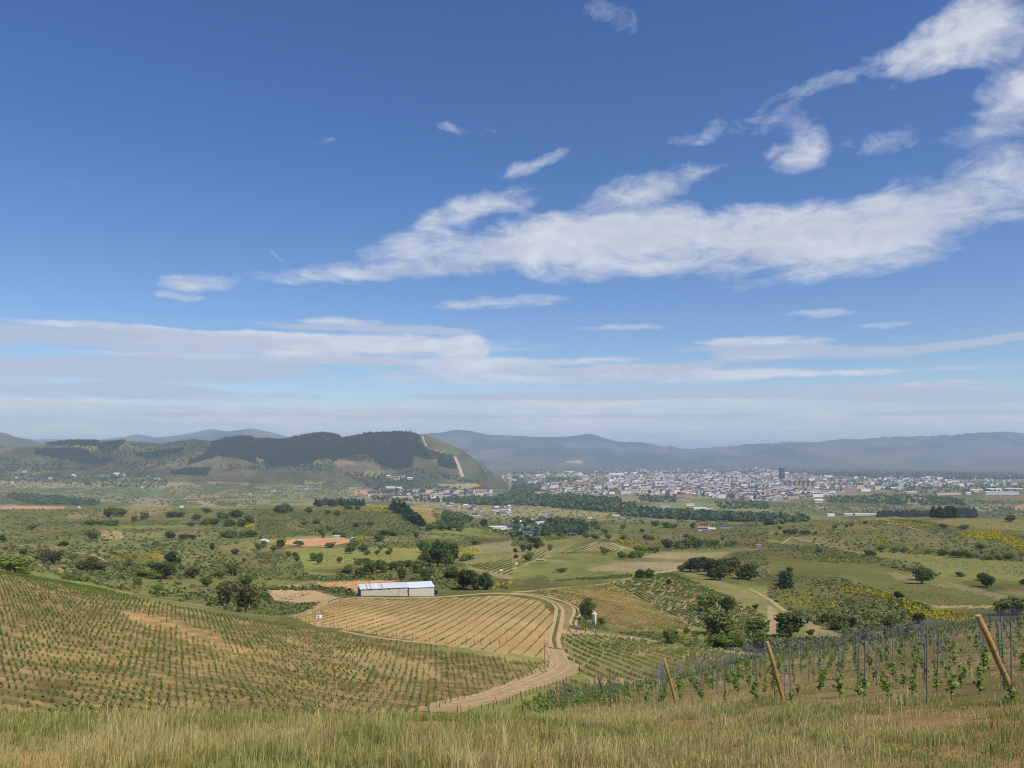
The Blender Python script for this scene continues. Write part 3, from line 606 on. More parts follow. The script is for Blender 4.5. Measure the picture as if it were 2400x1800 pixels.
# right of the town
paint(zD((1850,730),(2212,740),(2212,790),(1900,800)), (0.20, 0.155, 0.08), 0.8, 1500, 5000)
paint(zD((2110,850),(2212,810),(2212,870),(2120,870)), (0.42, 0.25, 0.14), 0.8, 1300, 5000)
paint(zD((1740,830),(1960,830),(1920,860),(1760,860)), (0.34, 0.26, 0.12), 0.7, 1300, 5000)
paint(zD((330,830),(560,835),(540,850),(340,845)), (0.36, 0.26, 0.16), 0.9, 1300, 5000)
paint(zD((220,780),(700,740),(1100,720),(1300,780),(700,820),(250,830)), (0.14, 0.17, 0.055), 0.6, 1500, 5000)
# mountain foot fields
paint(zC((400,455),(560,440),(660,455),(560,465)), (0.50, 0.33, 0.22), 0.9, 9000, 30000)

# turf in late spring: a little straw in every green; patchy on a scale of metres to tens of metres
lum = C.mean(-1, keepdims=True)
gw = np.clip((C[..., 1:2]/np.maximum(C[..., 0:1], 1e-3)-0.72)/0.25, 0, 1)
C = (C*0.93+lum*0.07)*(1+gw*(np.array((1.08, 0.965, 0.95))-1))
pt_ = 0.80+0.40*fbm(GX/5, GY/7, 4, 101)*np.clip((1500-GY)/1000, 0, 1)+0.40*fbm(GX/31, GY/46, 4, 103)*np.clip((GY-60)/300, 0, 1)
C = C*np.where(GY > 1500, 1.0, np.clip(pt_/np.where(GY < 200, 1.02, 1.18), 0.5, 1.5))[..., None]
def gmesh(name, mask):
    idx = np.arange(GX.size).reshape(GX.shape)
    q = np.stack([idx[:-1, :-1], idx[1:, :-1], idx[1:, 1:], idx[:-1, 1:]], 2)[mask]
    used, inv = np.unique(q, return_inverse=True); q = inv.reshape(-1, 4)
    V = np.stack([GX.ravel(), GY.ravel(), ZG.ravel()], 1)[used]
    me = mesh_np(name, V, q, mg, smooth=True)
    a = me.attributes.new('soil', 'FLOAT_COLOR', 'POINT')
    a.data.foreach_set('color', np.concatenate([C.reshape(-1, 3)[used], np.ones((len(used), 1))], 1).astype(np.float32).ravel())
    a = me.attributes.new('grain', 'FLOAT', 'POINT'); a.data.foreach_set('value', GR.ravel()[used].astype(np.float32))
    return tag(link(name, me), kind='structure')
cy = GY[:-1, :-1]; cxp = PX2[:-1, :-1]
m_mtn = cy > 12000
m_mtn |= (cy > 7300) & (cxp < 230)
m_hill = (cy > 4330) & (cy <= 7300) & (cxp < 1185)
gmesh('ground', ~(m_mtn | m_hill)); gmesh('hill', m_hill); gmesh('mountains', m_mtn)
# the hilltop goes on under and behind the camera
bx = [(-300, -300), (300, -300), (300, -40), (60, -2), (3.0, 3.0), (-3.0, 3.0), (-60, -2), (-300, -40)]
bz = [4, 4, 2, -2.6, float(ground(3, 3))-0.02, float(ground(-3, 3))-0.02, -2.6, 2]
me = bpy.data.meshes.new('hilltop'); me.from_pydata([(x, y, z) for (x, y), z in zip(bx, bz)], [], [tuple(range(8))]); me.materials.append(simple('hilltop_turf', (0.22, 0.19, 0.08), 0.9, 0.3, 0.5))
tag(link('hilltop_ground', me), kind='structure')

# ------------------------------------------------------------------ tracks draped over the ground
M_track = simple('track_dust', (0.42, 0.29, 0.135), 0.95, 0.26, 0.9)
M_track2 = simple('track_earth', (0.38, 0.255, 0.112), 0.95, 0.34, 0.8)
def ribbon(name, pix, width, m, off=0.07, shift=0.0, step=1.2):
    P = np.array([hit(*p)[:2] for p in pix])
    d = np.r_[0, np.cumsum(np.linalg.norm(np.diff(P, axis=0), axis=1))]
    wk = np.array(width if isinstance(width, (list, tuple)) else [width]*len(pix), float)
    n = max(8, int(d[-1]/step)); s_ = np.linspace(0, d[-1], n)
    X = np.interp(s_, d, P[:, 0]); Y = np.interp(s_, d, P[:, 1]); w = np.interp(s_, d, wk)
    k = np.exp(-0.5*(np.arange(-6, 7)/3)**2); k /= k.sum()
    X = np.convolve(np.pad(X, 6, 'edge'), k, 'valid'); Y = np.convolve(np.pad(Y, 6, 'edge'), k, 'valid')
    tx = np.gradient(X); ty = np.gradient(Y); ll = np.hypot(tx, ty)+1e-9; nx, ny = -ty/ll, tx/ll
    X = X+nx*shift; Y = Y+ny*shift
    cols = 7; V = []
    for c in range(cols):
        q = (c/(cols-1)-0.5)*w*(1+0.22*(fbm(s_/3.5, np.full(n, c*0.1 if 0 < c < cols-1 else c*3.3), 3, 5)-0.5)*2)
        x = X+nx*q; y = Y+ny*q
        z = ground(x, y)+off*(np.where((c in (0, cols-1)), 0.1, 1.0))
        V.append(np.stack([x, y, z], 1))
    V = np.stack(V, 1).reshape(-1, 3)
    Q = [(i*cols+c, i*cols+c+1, (i+1)*cols+c+1, (i+1)*cols+c) for i in range(n-1) for c in range(cols-1)]
    return tag(link(name, mesh_np(name, V, np.array(Q), m, smooth=True)), kind='structure')
T1 = [(1010,1672),(1040,1662),(1090,1645),(1180,1622),(1270,1592),(1322,1566),(1316,1545),(1304,1520)]
ribbon('dirt_road', T1, [5.5,5.5,5.2,5.2,6.0,7.5,5.0,3.4], M_track2)
for sh_ in (0.95, -0.95, 2.1): ribbon('dirt_road', T1[1:], 0.75, M_track, 0.1, sh_)
T2 = [(1304,1522),(1297,1498),(1304,1472),(1310,1445),(1312,1427),(1300,1412),(1268,1400),(1230,1394),(1190,1391),(1150,1391)]
ribbon('dirt_road', T2, 1.05, M_track, 0.08, 0.95); ribbon('dirt_road', T2, 1.05, M_track, 0.08, -0.95)
ribbon('dirt_road', [(1170,1391),(1100,1394),(1020,1400),(900,1402),(815,1401),(765,1415),(700,1443)], [3,3,4,4,3.5,3,2], M_track)
T3 = [(1190,1389),(1250,1393),(1300,1403),(1335,1415),(1353,1428),(1349,1447),(1341,1463),(1352,1470)]
ribbon('dirt_track', T3, 0.9, M_track, 0.08, 0.8); ribbon('dirt_track', T3, 0.9, M_track, 0.08, -0.8)
ribbon('dirt_track', [(1306,1486),(1330,1476),(1400,1482),(1480,1494),(1560,1505)], 1.4, M_track2)
ribbon('dirt_track', [(1200,1388),(1330,1377),(1430,1367),(1500,1351),(1570,1339)], 2.0, M_track)
ribbon('dirt_track', zH((0,225),(60,270),(150,340)), 1.8, M_track)
ribbon('dirt_track', zG((2000,140),(2100,190),(2164,230)), 1.6, M_track)
ribbon('dirt_track', zG((900,990),(1100,960),(1300,920),(1450,900)), 2.6, M_track2, 0.1)
ribbon('dirt_track', zF((280,385),(420,350),(600,240),(720,215)), 2.4, M_track)
ribbon('dirt_track', zF((680,490),(900,540),(1150,575),(1400,600),(1700,625),(2000,650)), 1.7, M_track2, 0.1)
ribbon('dirt_track', zC((0,1380),(120,1330),(220,1300)), 2.2, M_track, 0.15)
ribbon('dirt_track', zC((990,1470),(1200,1420),(1420,1385)), 1.9, M_track, 0.12)
ribbon('dirt_track', zC((850,1150),(930,1180),(1060,1215)), 3.0, M_track, 0.3)
ribbon('dirt_track', zD((120,1160),(200,1100),(350,1140),(600,1190)), 2.2, M_track, 0.2)
ribbon('dirt_track', zD((940,940),(1040,980),(1200,1010),(1350,1050)), 2.5, M_track, 0.3)
ribbon('dirt_track', zA((740,1240),(860,1280),(970,1325)), 2.2, M_track, 0.2)
ribbon('firebreak_track', zB((1438,225),(1440,260),(1470,300),(1470,335)), 16, simple('firebreak_soil', (0.36, 0.29, 0.19), 0.95), 5, 0, 20)
ribbon('firebreak_track', zB((1715,400),(1745,470),(1780,570),(1795,595)), 26, simple('firebreak_pale', (0.42, 0.33, 0.22), 0.95), 5, 0, 20)
ribbon('firebreak_track', zB((570,205),(595,245),(640,300)), 9, M_track, 5, 0, 20)
ribbon('valley_road', zB((2212,1010),(2160,960),(2060,930),(1900,890)), 6, simple('asphalt', (0.19, 0.18, 0.17), 0.9), 0.6, 0, 6)

# ------------------------------------------------------------------ vegetation prototypes
def crown(kind, seed):
    r = np.random.default_rng(seed)
    if kind == 'pine':
        lob = [(r.normal()*0.03, r.normal()*0.03, z, 0.34*(1.05-z)+0.07, 0.34*(1.05-z)+0.07, 0.15) for z in np.linspace(0.22, 0.9, 7)]
        return leafcloud(lob, 620, 0.045, r, 0.1, 0.5)
    if kind == 'poplar':
        lob = [(r.normal()*0.05, r.normal()*0.05, z, 0.20+0.05*r.random(), 0.20+0.05*r.random(), 0.16) for z in np.linspace(0.2, 0.85, 8)]
        return leafcloud(lob, 680, 0.042, r, 0.25, 0.5)
    lob = [(0, 0, 0.52, 0.34, 0.34, 0.36)]
    for k in range(9):
        a = r.random()*6.283; q = 0.16+0.20*r.random(); z = 0.28+0.52*r.random(); w = 0.13+0.12*r.random()
        lob.append((q*math.cos(a), q*math.sin(a), z, w, w, w*0.85))
    return leafcloud(lob, 820, 0.042, r, 0.35, 0.6)
def trunk(kind, seed):
    r = np.random.default_rng(seed+50); top = 0.85 if kind == 'pine' else 0.6
    L_ = [tube_arrays([(0, 0, -0.06), (0.01, 0, top*0.4), (r.normal()*0.02, r.normal()*0.02, top)], [0.035, 0.026, 0.008], 6)]
    if kind != 'pine':
        for k in range(4):
            a = k*1.57+r.random(); L_.append(tube_arrays([(0, 0, top*(0.35+0.1*k)), (0.12*math.cos(a), 0.12*math.sin(a), top*(0.62+0.1*k)), (0.22*math.cos(a), 0.22*math.sin(a), top*(0.85+0.1*k))], [0.016, 0.010, 0.004], 5))
    return joined(L_)
KINDS = {'b': ('round', M_tree, 'rounded mid-green broadleaf tree', 'broadleaf_tree'), 'd': ('round', M_dark, 'dense dark green evergreen oak', 'oak_tree'),
         'p': ('pine', M_pine, 'dark upright pine tree', 'pine_tree'), 'y': ('round', M_bright, 'light yellow-green bushy tree', 'bushy_tree'),
         'o': ('round', M_olive, 'olive-brown leafed tree', 'olive_tree'), 'g': ('poplar', M_tree, 'tall narrow green poplar', 'poplar_tree')}
PROTO = {}
for k_, (shape, m_, _, _) in KINDS.items():
    for v in range(4):
        cv_, cq_ = crown(shape, 100+v+ord(k_)); tv_, tq_ = trunk(shape, v+ord(k_))
        PROTO[k_, v] = (mesh_np('crown_mesh', cv_, cq_, m_), mesh_np('trunk_mesh', tv_, tq_, M_bark, smooth=True))
ntree = [0]
def area_of(px, py):
    if py > 1335 and px < 640: return 'in the green hollow behind the big vineyard'
    if py > 1330 and 600 <= px < 1230: return 'beside the white shed'
    if px > 1590 and 1380 < py: return 'along the dry stream below the broom slope'
    if 1300 < px <= 1590 and py > 1400: return 'between the vineyards beside the track'
    if px > 1580 and 1290 < py <= 1385 and px < 1800: return 'on the hilltop grove above the bare vineyard'
    if px > 1780 and py > 1290: return 'on the broom-covered slope'
    if px > 1700: return 'on the far grassy ridge before the town'
    if px < 620 and py > 1290: return 'in the scrubland above the big vineyard'
    if px < 640: return 'on the scrubby hillside by the tiny striped field'
    if 725 < px < 870 and py < 1192: return 'in the pine row on the ridge before the village'
    if 915 < px < 1000 and 1185 < py < 1240: return 'in the dark strip running down the ridge'
    if px < 1130 and py > 1255: return 'on the meadow beyond the white shed'
    if px < 1130: return 'on the hillside around the bare red field'
    if py < 1240: return 'around the stone hamlet in the valley'
    return 'around the small striped vineyard in the valley'
def tree(px, py, hpx, wpx, kind='b', ymin=0, X=None):
    x, y, z = hit(px, py, ymin)
    h = float(np.clip(1.14*hpx/F*y, 1.2, 26)); w = float(np.clip(1.12*wpx/F*y, 1.0, 28))
    v = ntree[0] % 4; ntree[0] += 1
    _, _, lab, nm = KINDS[kind]; ar = area_of(px, py)
    cm, tm = PROTO[kind, v]
    sz_ = 'very tall ' if h > 12 else 'tall ' if h > 8 else 'medium-height ' if h > 5 else 'low '
    if kind not in 'pg': sz_ += 'spreading ' if w/h > 1.35 else 'slender ' if w/h < 0.85 else ''
    e = empty(nm, (x, y, z-0.05*h), random.random()*6.28, label=sz_+lab+' '+ar, cat='tree', group=sz_+lab+'s '+ar)
    sw = w/(0.55 if kind == 'p' else 0.48 if kind == 'g' else 0.86)
    e.scale = (sw, sw*random.uniform(0.9, 1.1), h*1.06)
    link('crown', cm, e); link('trunk', tm, e)
    return e
def trees(zf, lst):
    s_ = 3.687 if zf in (zA, zB, zC, zD) else 3.607
    for tt in lst:
        (px, py), = zf(tt[:2]); tree(px, py, tt[2]/s_, tt[3]/s_, tt[4] if len(tt) > 4 else 'b')
trees(zA, [(800,1132,100,95),(930,932,75,70),(985,930,85,90),(1050,925,70,80),(1165,962,45,60),(1250,952,60,70),(1480,1125,70,80,'d'),(1590,1125,50,80,'d'),(1665,1125,45,70,'d'),
 (1480,1340,115,95,'d'),(1530,1345,60,60,'d'),(1420,1465,155,165,'d'),(1320,1385,85,95),(130,1425,155,230,'y'),(25,1150,65,55,'d'),(280,1036,48,75),(780,1002,50,110),(960,1002,45,130),(860,1000,40,80),
 (1790,892,42,75),(2030,1252,52,75),(1340,1182,45,50),(1840,1222,62,42,'d'),(560,1182,50,75),(460,1335,115,130,'o'),(760,1392,105,160,'o'),(860,1395,70,110,'d'),(1240,1445,85,150,'y'),(1330,1465,70,100,'y'),
 (1650,1455,95,110,'o'),(2000,1435,115,110),(1900,1450,70,120),(200,1260,60,70),(1850,1000,60,80,'d'),(1930,960,70,90),(2060,930,60,80),(1700,960,60,80),(1780,1000,60,90),(1990,1010,60,90),(2090,1010,60,90),
 (2150,980,70,80),(2000,1110,60,100),(2100,1105,60,90),(2180,1100,60,90),(1940,1100,50,80),(1480,930,50,80),(1560,925,45,80),(2030,940,70,90,'d'),(1650,1010,40,60),(1110,1360,70,60),(620,1300,50,80),(340,1300,40,90)])
trees(zB, [(190,895,70,75),(250,893,75,80),(370,1177,42,85),(215,1202,85,75,'d'),(580,1107,50,26,'g'),(640,1192,42,95),(815,1245,75,85),(840,1190,60,85),(920,1228,58,95),(960,1257,42,62),(1045,1257,42,42),(1075,1217,40,42),
 (1140,1257,42,50),(1160,1242,46,42),(545,1337,60,55),(500,1305,62,80),(550,1300,62,70),(285,1275,48,48),(340,1285,52,52),(357,1312,50,36),(720,1322,52,54),(890,1340,52,85),(960,1335,50,70),(790,1428,85,85),(890,1455,88,72,'d'),
 (985,1422,112,115),(1090,1412,112,95),(1190,1385,75,85),(1255,1382,82,82),(1330,1375,70,80),(1390,1415,115,105),(1255,1475,115,62,'d'),(1440,1235,100,90),(1490,1245,95,90),(1560,1245,110,100),(1620,1242,105,100),
 (1570,1360,215,150,'d'),(1640,1355,160,120),(1705,1335,170,100,'d'),(1500,1345,110,110),(1440,1320,70,80),(1820,1308,55,115),(1690,1462,110,95),(1065,1142,62,85),(1900,1168,50,92),(1385,1112,52,42),(1960,1018,68,64,'d'),
 (1190,870,75,70,'p'),(1230,890,95,80,'p'),(1275,905,95,80,'p'),(1310,930,90,80,'p'),(1340,960,85,80,'p'),(1380,985,85,80,'p'),(1410,1000,80,70,'p'),(1440,1010,60,60,'p'),
 (1650,960,80,90),(1700,985,80,90),(1740,1000,70,90),(1680,1040,60,90),(1500,1050,60,90),(1600,1045,60,90),(1760,1050,50,80),(700,920,50,60),(460,900,60,70),(620,905,40,60),(60,1195,55,65),(150,1225,50,60),(20,1210,60,60),
 (560,1075,50,50),(640,1050,40,60),(700,1085,40,60),(420,1000,40,60),(520,990,45,60),(870,1015,40,60),(1000,1000,40,60),(1120,1085,50,120),(1200,1090,45,80),(760,1100,40,60),(300,890,50,60),(800,870,45,70),(880,870,45,60)])
for k_ in range(14): tree(*zB((520+k_*31, 832+6*math.sin(k_*1.7)))[0], 15, 11, 'p')
trees(zC, [(800,1253,62,80),(950,1293,72,82),(1040,1290,62,80),(1100,1285,55,70),(140,1315,82,85),(330,1222,62,42),(255,1188,52,42),(200,1165,65,115,'d'),(100,1228,65,65,'d'),(150,1228,60,60,'d'),(215,1208,55,60,'d'),(35,1242,42,42,'d'),(35,1292,42,38,'d'),
 (1350,1218,95,95,'d'),(1440,1203,62,72,'o'),(1525,1198,85,90),(1580,1195,95,100),(1620,1190,60,60),(1700,1188,62,80),(1750,1185,58,70),(1880,1178,62,90,'y'),(1820,1132,42,42),(1100,1462,75,75),(1180,1458,78,75),(430,1408,42,85),
 (1460,1400,55,80,'d'),(1540,1400,110,110,'d'),(1600,1410,120,110,'d'),(1660,1400,130,110,'d'),(1700,1430,120,120,'d'),(1760,1440,140,120,'d'),(1820,1450,150,130,'d'),(1880,1430,150,130,'d'),(1930,1390,110,90,'d'),(1800,1475,130,130,'d'),(1740,1475,90,90,'d'),
 (2050,1470,145,150,'d'),(1980,1470,80,90,'d'),(960,1127,42,42,'d'),(835,1122,45,60),(1160,1130,52,70),(1200,1130,48,70),(1500,1107,32,42,'d'),(1130,1062,32,42,'d'),(265,1087,62,65,'d'),(310,1092,62,75),(330,988,55,55,'d'),(385,1022,65,42,'d'),(440,1042,52,65),
 (1240,1240,60,90,'y'),(1150,1235,55,80,'y'),(1090,1230,50,70),(500,1040,50,70),(560,1060,45,70),(620,1010,55,80),(700,1010,50,70),(740,1040,45,60),(40,1000,50,60,'d'),(150,1000,60,60),(640,1110,40,80),(720,1120,40,70),(90,1130,40,60),(420,1100,40,70),(800,1070,40,60),(960,1030,35,60),(1240,1010,50,80),(1340,1020,45,90),(1400,1030,40,60),(1560,1030,50,40,'d')])
trees(zD, [(100,1037,36,42),(145,1077,36,42,'d'),(190,1082,52,60),(230,1080,52,60),(300,1082,38,52),(345,1077,38,52),(575,1037,46,46),(440,1238,42,52),(880,1262,52,95),(1510,1262,48,95,'d'),(1640,1278,62,115),(1730,1283,52,85),(1840,1208,48,75),(2095,968,58,82,'d'),
 (1520,1028,42,72),(1690,1038,46,80),(1350,1475,105,145,'d'),(1660,1442,38,75),(1890,1482,62,115,'d'),(150,1482,92,105,'d'),(1095,1233,42,55),(720,1010,30,30),(680,1020,28,28),(840,990,28,40),(75,1085,25,40),(410,1080,28,40),(1180,1230,40,60),(980,1215,45,70),(1390,1250,35,60),(1900,1300,40,80),(2000,1300,40,80),(2080,1290,50,90),(190,1415,55,60,'d')])
trees(zE, [(1165,133,78,74),(1750,128,85,105,'b'),(1915,285,205,150,'o'),(2080,345,215,150,'o'),(1990,250,150,90),(600,70,50,160,'y'),(1320,150,40,120,'y'),(2080,120,90,120,'b'),(170,30,50,160)])
trees(zF, [(1230,85,100,66,'d'),(1440,82,112,110,'d'),(1650,65,80,110,'d'),(1760,152,170,130,'d'),(1845,155,155,140,'d'),(1930,152,140,115,'d'),(50,255,78,85,'b'),(880,55,60,70),(760,20,50,80)])
trees(zG, [(1085,62,75,85,'d'),(1160,58,65,65),(1325,112,48,42,'d'),(1640,335,150,175),(1825,345,140,135),(1720,525,205,240,'b'),(1800,515,175,105,'d'),(2050,535,135,155,'b'),(2095,675,165,125,'b'),(1345,605,120,142,'b'),(1790,640,95,160,'y'),(1880,640,100,150,'b'),(1700,635,55,110,'b'),
 (625,430,170,95,'d'),(655,330,100,100,'b'),(1470,528,52,55,'b'),(1550,548,52,62,'y'),(760,455,70,70,'y'),(2060,320,45,50,'d')])
trees(zH, [(150,143,112,115,'p'),(190,548,205,240,'d'),(490,445,95,85,'b'),(600,495,125,125,'b'),(710,475,85,65,'d'),(1030,478,115,115,'b'),(1275,440,95,90,'d'),(1105,228,62,85,'d'),(1300,102,115,135,'d'),(1850,133,105,115,'d'),(2080,365,150,220,'b'),(1980,370,100,120,'b'),(2150,115,50,60,'d'),(360,545,60,60,'b'),(660,545,60,60,'y')])
for (x0, x1, yb, n_) in ((950, 1390, 930, 20), (1415, 1805, 938, 26)):
    for k_ in range(n_):
        zx = x0+(x1-x0)*(k_+0.5)/n_+random.uniform(-8, 8)
        big = x0 > 1400
        tree(*zD((zx, yb+random.uniform(-8, 2)))[0], (random.uniform(17, 25) if big else random.uniform(10, 16)), random.uniform(9, 13), 'p')

# ------------------------------------------------------------------ scrub, broom, woodland: masses nobody could count
def rnd_poly(poly, n, r=rng):
    p = np.array(poly); x0, y0 = p.min(0); x1, y1 = p.max(0); out = np.zeros((0, 2))
    for _ in range(40):
        q = np.stack([r.uniform(x0, x1, n*2), r.uniform(y0, y1, n*2)], 1)
        out = np.concatenate([out, q[inpoly(q[:, 0], q[:, 1], poly)]])
        if len(out) >= n: break
    return out[:n]
def hits(pts, ymin=0): return np.array([hit(a, b_, ymin) for a, b_ in pts])
BUSH = [leafcloud([(0, 0, 0.35, 0.5, 0.5, 0.4), (0.3, 0.1, 0.3, 0.3, 0.3, 0.3), (-0.25, 0.2, 0.45, 0.3, 0.3, 0.3), (0.05, -0.3, 0.3, 0.3, 0.3, 0.25)], n_, s_, np.random.default_rng(5+i), 0.3, 0.6) for i, (n_, s_) in enumerate(((30, 0.22), (13, 0.33), (7, 0.46)))]
def bushes(poly, n, smin, smax, ymin=0, ymax=1e9, clump=0.85, flat=0.8, lods=((0, 330), (330, 900), (900, 1e9))):
    n = int(n*1.35); smax = smin+(smax-smin)*0.85
    pts = rnd_poly(poly, n*2); P = hits(pts, ymin)
    m_ = (P[:, 1] < ymax) & (vnoise(P[:, 0]/(8+P[:, 1]*0.02), P[:, 1]/(12+P[:, 1]*0.03), 3) > clump*rng.random(len(P)))
    P = P[m_][:n]; sz = (smin+(smax-smin)*rng.random(len(P))**2)*0.9
    tint = np.clip(0.5*vnoise(P[:, 0]/40, P[:, 1]/60, 8)+0.5*rng.random(len(P)), 0, 1)
    out = []
    for lod, (a, b_) in enumerate(lods):
        q = (P[:, 1] >= a) & (P[:, 1] < b_)
        if q.any():
            P2 = P[q].copy(); P2[:, 2] -= 0.06*sz[q]
            out.append(scatter('', *BUSH[lod], P2, np.stack([sz[q], sz[q], sz[q]*flat*(0.7+0.6*rng.random(q.sum()))], 1), rng.random(q.sum())*6.28, None, tint[q]))
    return out
scr = []
for z_ in SCRUB_ZONES: scr += bushes(*z_['a'])
for poly, n__, a_, b_ in ((zC((0,1300),(900,1290),(1500,1300),(1900,1230),(2212,1210),(2212,1340),(1400,1410),(600,1470),(0,1470)), 900, 0.25, 0.8), (zH((560,20),(1240,20),(1850,150),(2164,240),(2164,340),(1440,290),(960,160)), 800, 0.2, 0.7),
        (zD((700,1190),(2212,1290),(2212,1475),(1300,1330),(720,1240)), 700, 0.3, 0.9), (zD((0,1000),(400,920),(1300,960),(2212,960),(2212,1060),(0,1080)), 700, 0.5, 1.3), (zB((250,1200),(1400,1180),(1440,1300),(900,1330),(400,1360)), 800, 0.3, 0.9),
        (zB((1700,1050),(2212,1040),(2212,1290),(1740,1250)), 400, 0.4, 1.1), (zA((0,870),(1500,870),(2212,1150),(1240,1220),(0,1260)), 900, 0.5, 1.4), (zE((300,0),(2164,60),(2164,340),(1400,210),(700,90)), 900, 0.15, 0.6), (zF((0,60),(1200,60),(1250,100),(600,150),(0,350)), 350, 0.2, 0.7),
        (zG((540,470),(1500,520),(2164,660),(2164,720),(1200,600),(560,500)), 500, 0.15, 0.5), (zG((600,900),(900,850),(900,990),(700,1010),(400,1100),(300,1090)), 260, 0.15, 0.4), (zC((0,830),(2212,950),(2212,1100),(0,1000)), 700, 0.8, 2.2)):
    scr += bushes(poly, n__, a_, b_, flat=0.55, lods=((0, 0), (0, 200), (200, 1e9)))
stuff('scrub', scr, M_scrub, 'grey-green scrub bushes covering the slopes and field edges', 'scrub')
brm = []
brm += bushes(zD((1640,1060),(1960,1040),(2150,1110),(2212,1150),(2212,1260),(2140,1200),(1980,1130),(1660,1110)), 420, 1.6, 3.2, clump=0.1)
brm += bushes(zH((640,130),(800,140),(960,160),(1300,290),(1400,330),(1180,330),(900,200),(660,180)), 260, 0.7, 1.5, clump=0.2)
brm += bushes(zH((1180,350),(1500,330),(1740,370),(1750,410),(1600,430),(1300,390)), 330, 0.7, 1.4, clump=0.1)
brm += bushes(zH((20,120),(300,120),(560,240),(560,300),(240,310),(40,180)), 130, 0.6, 1.3)
brm += bushes(zD((480,955),(860,950),(1200,960),(1440,1000),(1300,1010),(900,980),(500,975)), 160, 1.5, 2.8)
brm += bushes(zD((500,1290),(760,1300),(700,1340),(520,1320)), 60, 0.8, 1.6); brm += bushes(zD((1180,1180),(1260,1180),(1250,1220),(1190,1215)), 30, 1.2, 2.2)
brm += bushes(zD((860,1110),(1000,1120),(1080,1190),(1000,1190),(900,1140)), 70, 1.0, 2.0)
brm += bushes(zC((920,1130),(1080,1140),(1180,1190),(1100,1200),(960,1170)), 120, 1.3, 2.6, clump=0.1)
brm += bushes(zA((880,1250),(1560,1230),(1540,1270),(1200,1310),(900,1300)), 150, 0.9, 2.0); brm += bushes(zA((1750,890),(2212,1000),(2212,1050),(2000,970)), 60, 2, 3.6)
brm += bushes(zB((450,840),(1100,830),(1160,880),(500,870)), 150, 1.8, 3.6); brm += bushes(zB((1000,825),(1300,820),(1600,880),(1560,900),(1100,850)), 160, 2, 3.6, clump=0.1)
brm += bushes(zB((1740,1200),(1960,1215),(1900,1240),(1740,1235)), 80, 1.2, 2.2, clump=0.1); brm += bushes(zB((800,1095),(960,1095),(960,1115),(820,1115)), 60, 1.3, 2.4)
brm += bushes(zF((1990,85),(2164,85),(2164,110),(2000,112)), 60, 0.5, 1.1); brm += bushes(zB((0,430),(60,430),(60,500),(0,500)), 20, 8, 14, 4200)
brm += bushes(zB((1500,400),(1640,380),(1720,420),(1560,450)), 40, 8, 14, 4200); brm += bushes(zA((640,310),(840,320),(840,350),(660,350)), 60, 8, 14, 4800)
stuff('broom_bushes', brm, M_broom, 'bright yellow flowering broom on the scrubby slopes', 'broom')

# distant woodland: belts of trees along the river and round the town
WTREE = leafcloud([(0, 0, 0.5, 0.40, 0.40, 0.45), (0.2, 0.1, 0.4, 0.28, 0.28, 0.3), (-0.2, -0.1, 0.45, 0.28, 0.28, 0.3)], 10, 0.31, np.random.default_rng(3), 0.3, 0.7)
def woods(poly, n, h0, h1, ymin=0, flat=1.1):
    P = hits(rnd_poly(poly, n), ymin); h = h0+(h1-h0)*rng.random(len(P))
    return [scatter('', *WTREE, P, np.stack([h*flat, h*flat, h], 1), rng.random(len(P))*6.28, None, rng.random(len(P)))]
wd = []
wd += woods(zB((1600,770),(2050,760),(2212,720),(2212,830),(2000,830),(1620,800)), 420, 8, 16)
wd += woods(zC((0,610),(300,720),(640,760),(930,790),(930,840),(1080,820),(1060,860),(860,890),(400,850),(150,830),(0,830)), 1200, 9, 18)
wd += woods(zC((0,560),(180,640),(300,640),(200,720),(0,700)), 260, 9, 16)
wd += woods(zC((940,850),(1300,880),(2212,920),(2212,975),(1600,960),(940,920)), 480, 7, 14)
wd += woods(zC((1080,740),(1400,760),(1420,800),(1120,800)), 120, 6, 12)
wd += woods(zC((1740,800),(2212,800),(2212,860),(1800,860)), 140, 5, 10)
wd += woods(zD((0,910),(300,930),(380,930),(330,970),(0,1000)), 130, 6, 12)
wd += woods(zD((480,760),(1100,730),(1700,780),(1700,830),(1000,820),(500,800)), 420, 5, 11, 1500)
wd += woods(zC((280,590),(640,600),(620,620),(300,620)), 120, 9, 15, 3000)
wd += woods(zC((0,470),(1000,480),(2212,500),(2212,560),(1000,560),(0,560)), 1500, 8, 15, 6000)
wd += woods(zD((0,490),(1000,520),(2212,560),(2212,620),(800,590),(200,560)), 1900, 8, 16, 6000)
wd += woods(zD((500,610),(2212,630),(2212,720),(1200,720),(700,660)), 420, 7, 13, 3000)
wd += woods(zC((0,560),(2212,600),(2212,740),(1300,730),(300,680)), 900, 6, 12, 2600)
wd += woods(zB((700,540),(1100,560),(1500,640),(1900,690),(1700,720),(1300,720),(1000,680)), 330, 6, 13, 2500)
wd += woods(zB((1000,680),(1560,700),(1600,800),(1000,790)), 240, 6, 13, 2200)
wd += woods(zA((0,560),(1300,560),(1500,610),(1400,680),(980,670),(0,610)), 360, 6, 12, 2400)
wd += woods(zA((60,730),(400,740),(860,790),(850,830),(300,820),(80,770)), 500, 6, 11, 1900)
wd += woods(zC((0,940),(140,960),(480,960),(640,980),(640,1090),(300,1090),(0,1120)), 240, 5, 10, 900)
wd += woods(zB((1620,880),(1780,900),(1880,960),(1760,1030),(1450,1040),(1620,980)), 200, 4, 9, 800)
stuff('woodland', wd, M_wood, 'distant green woodland belts around the town and villages', 'woodland')
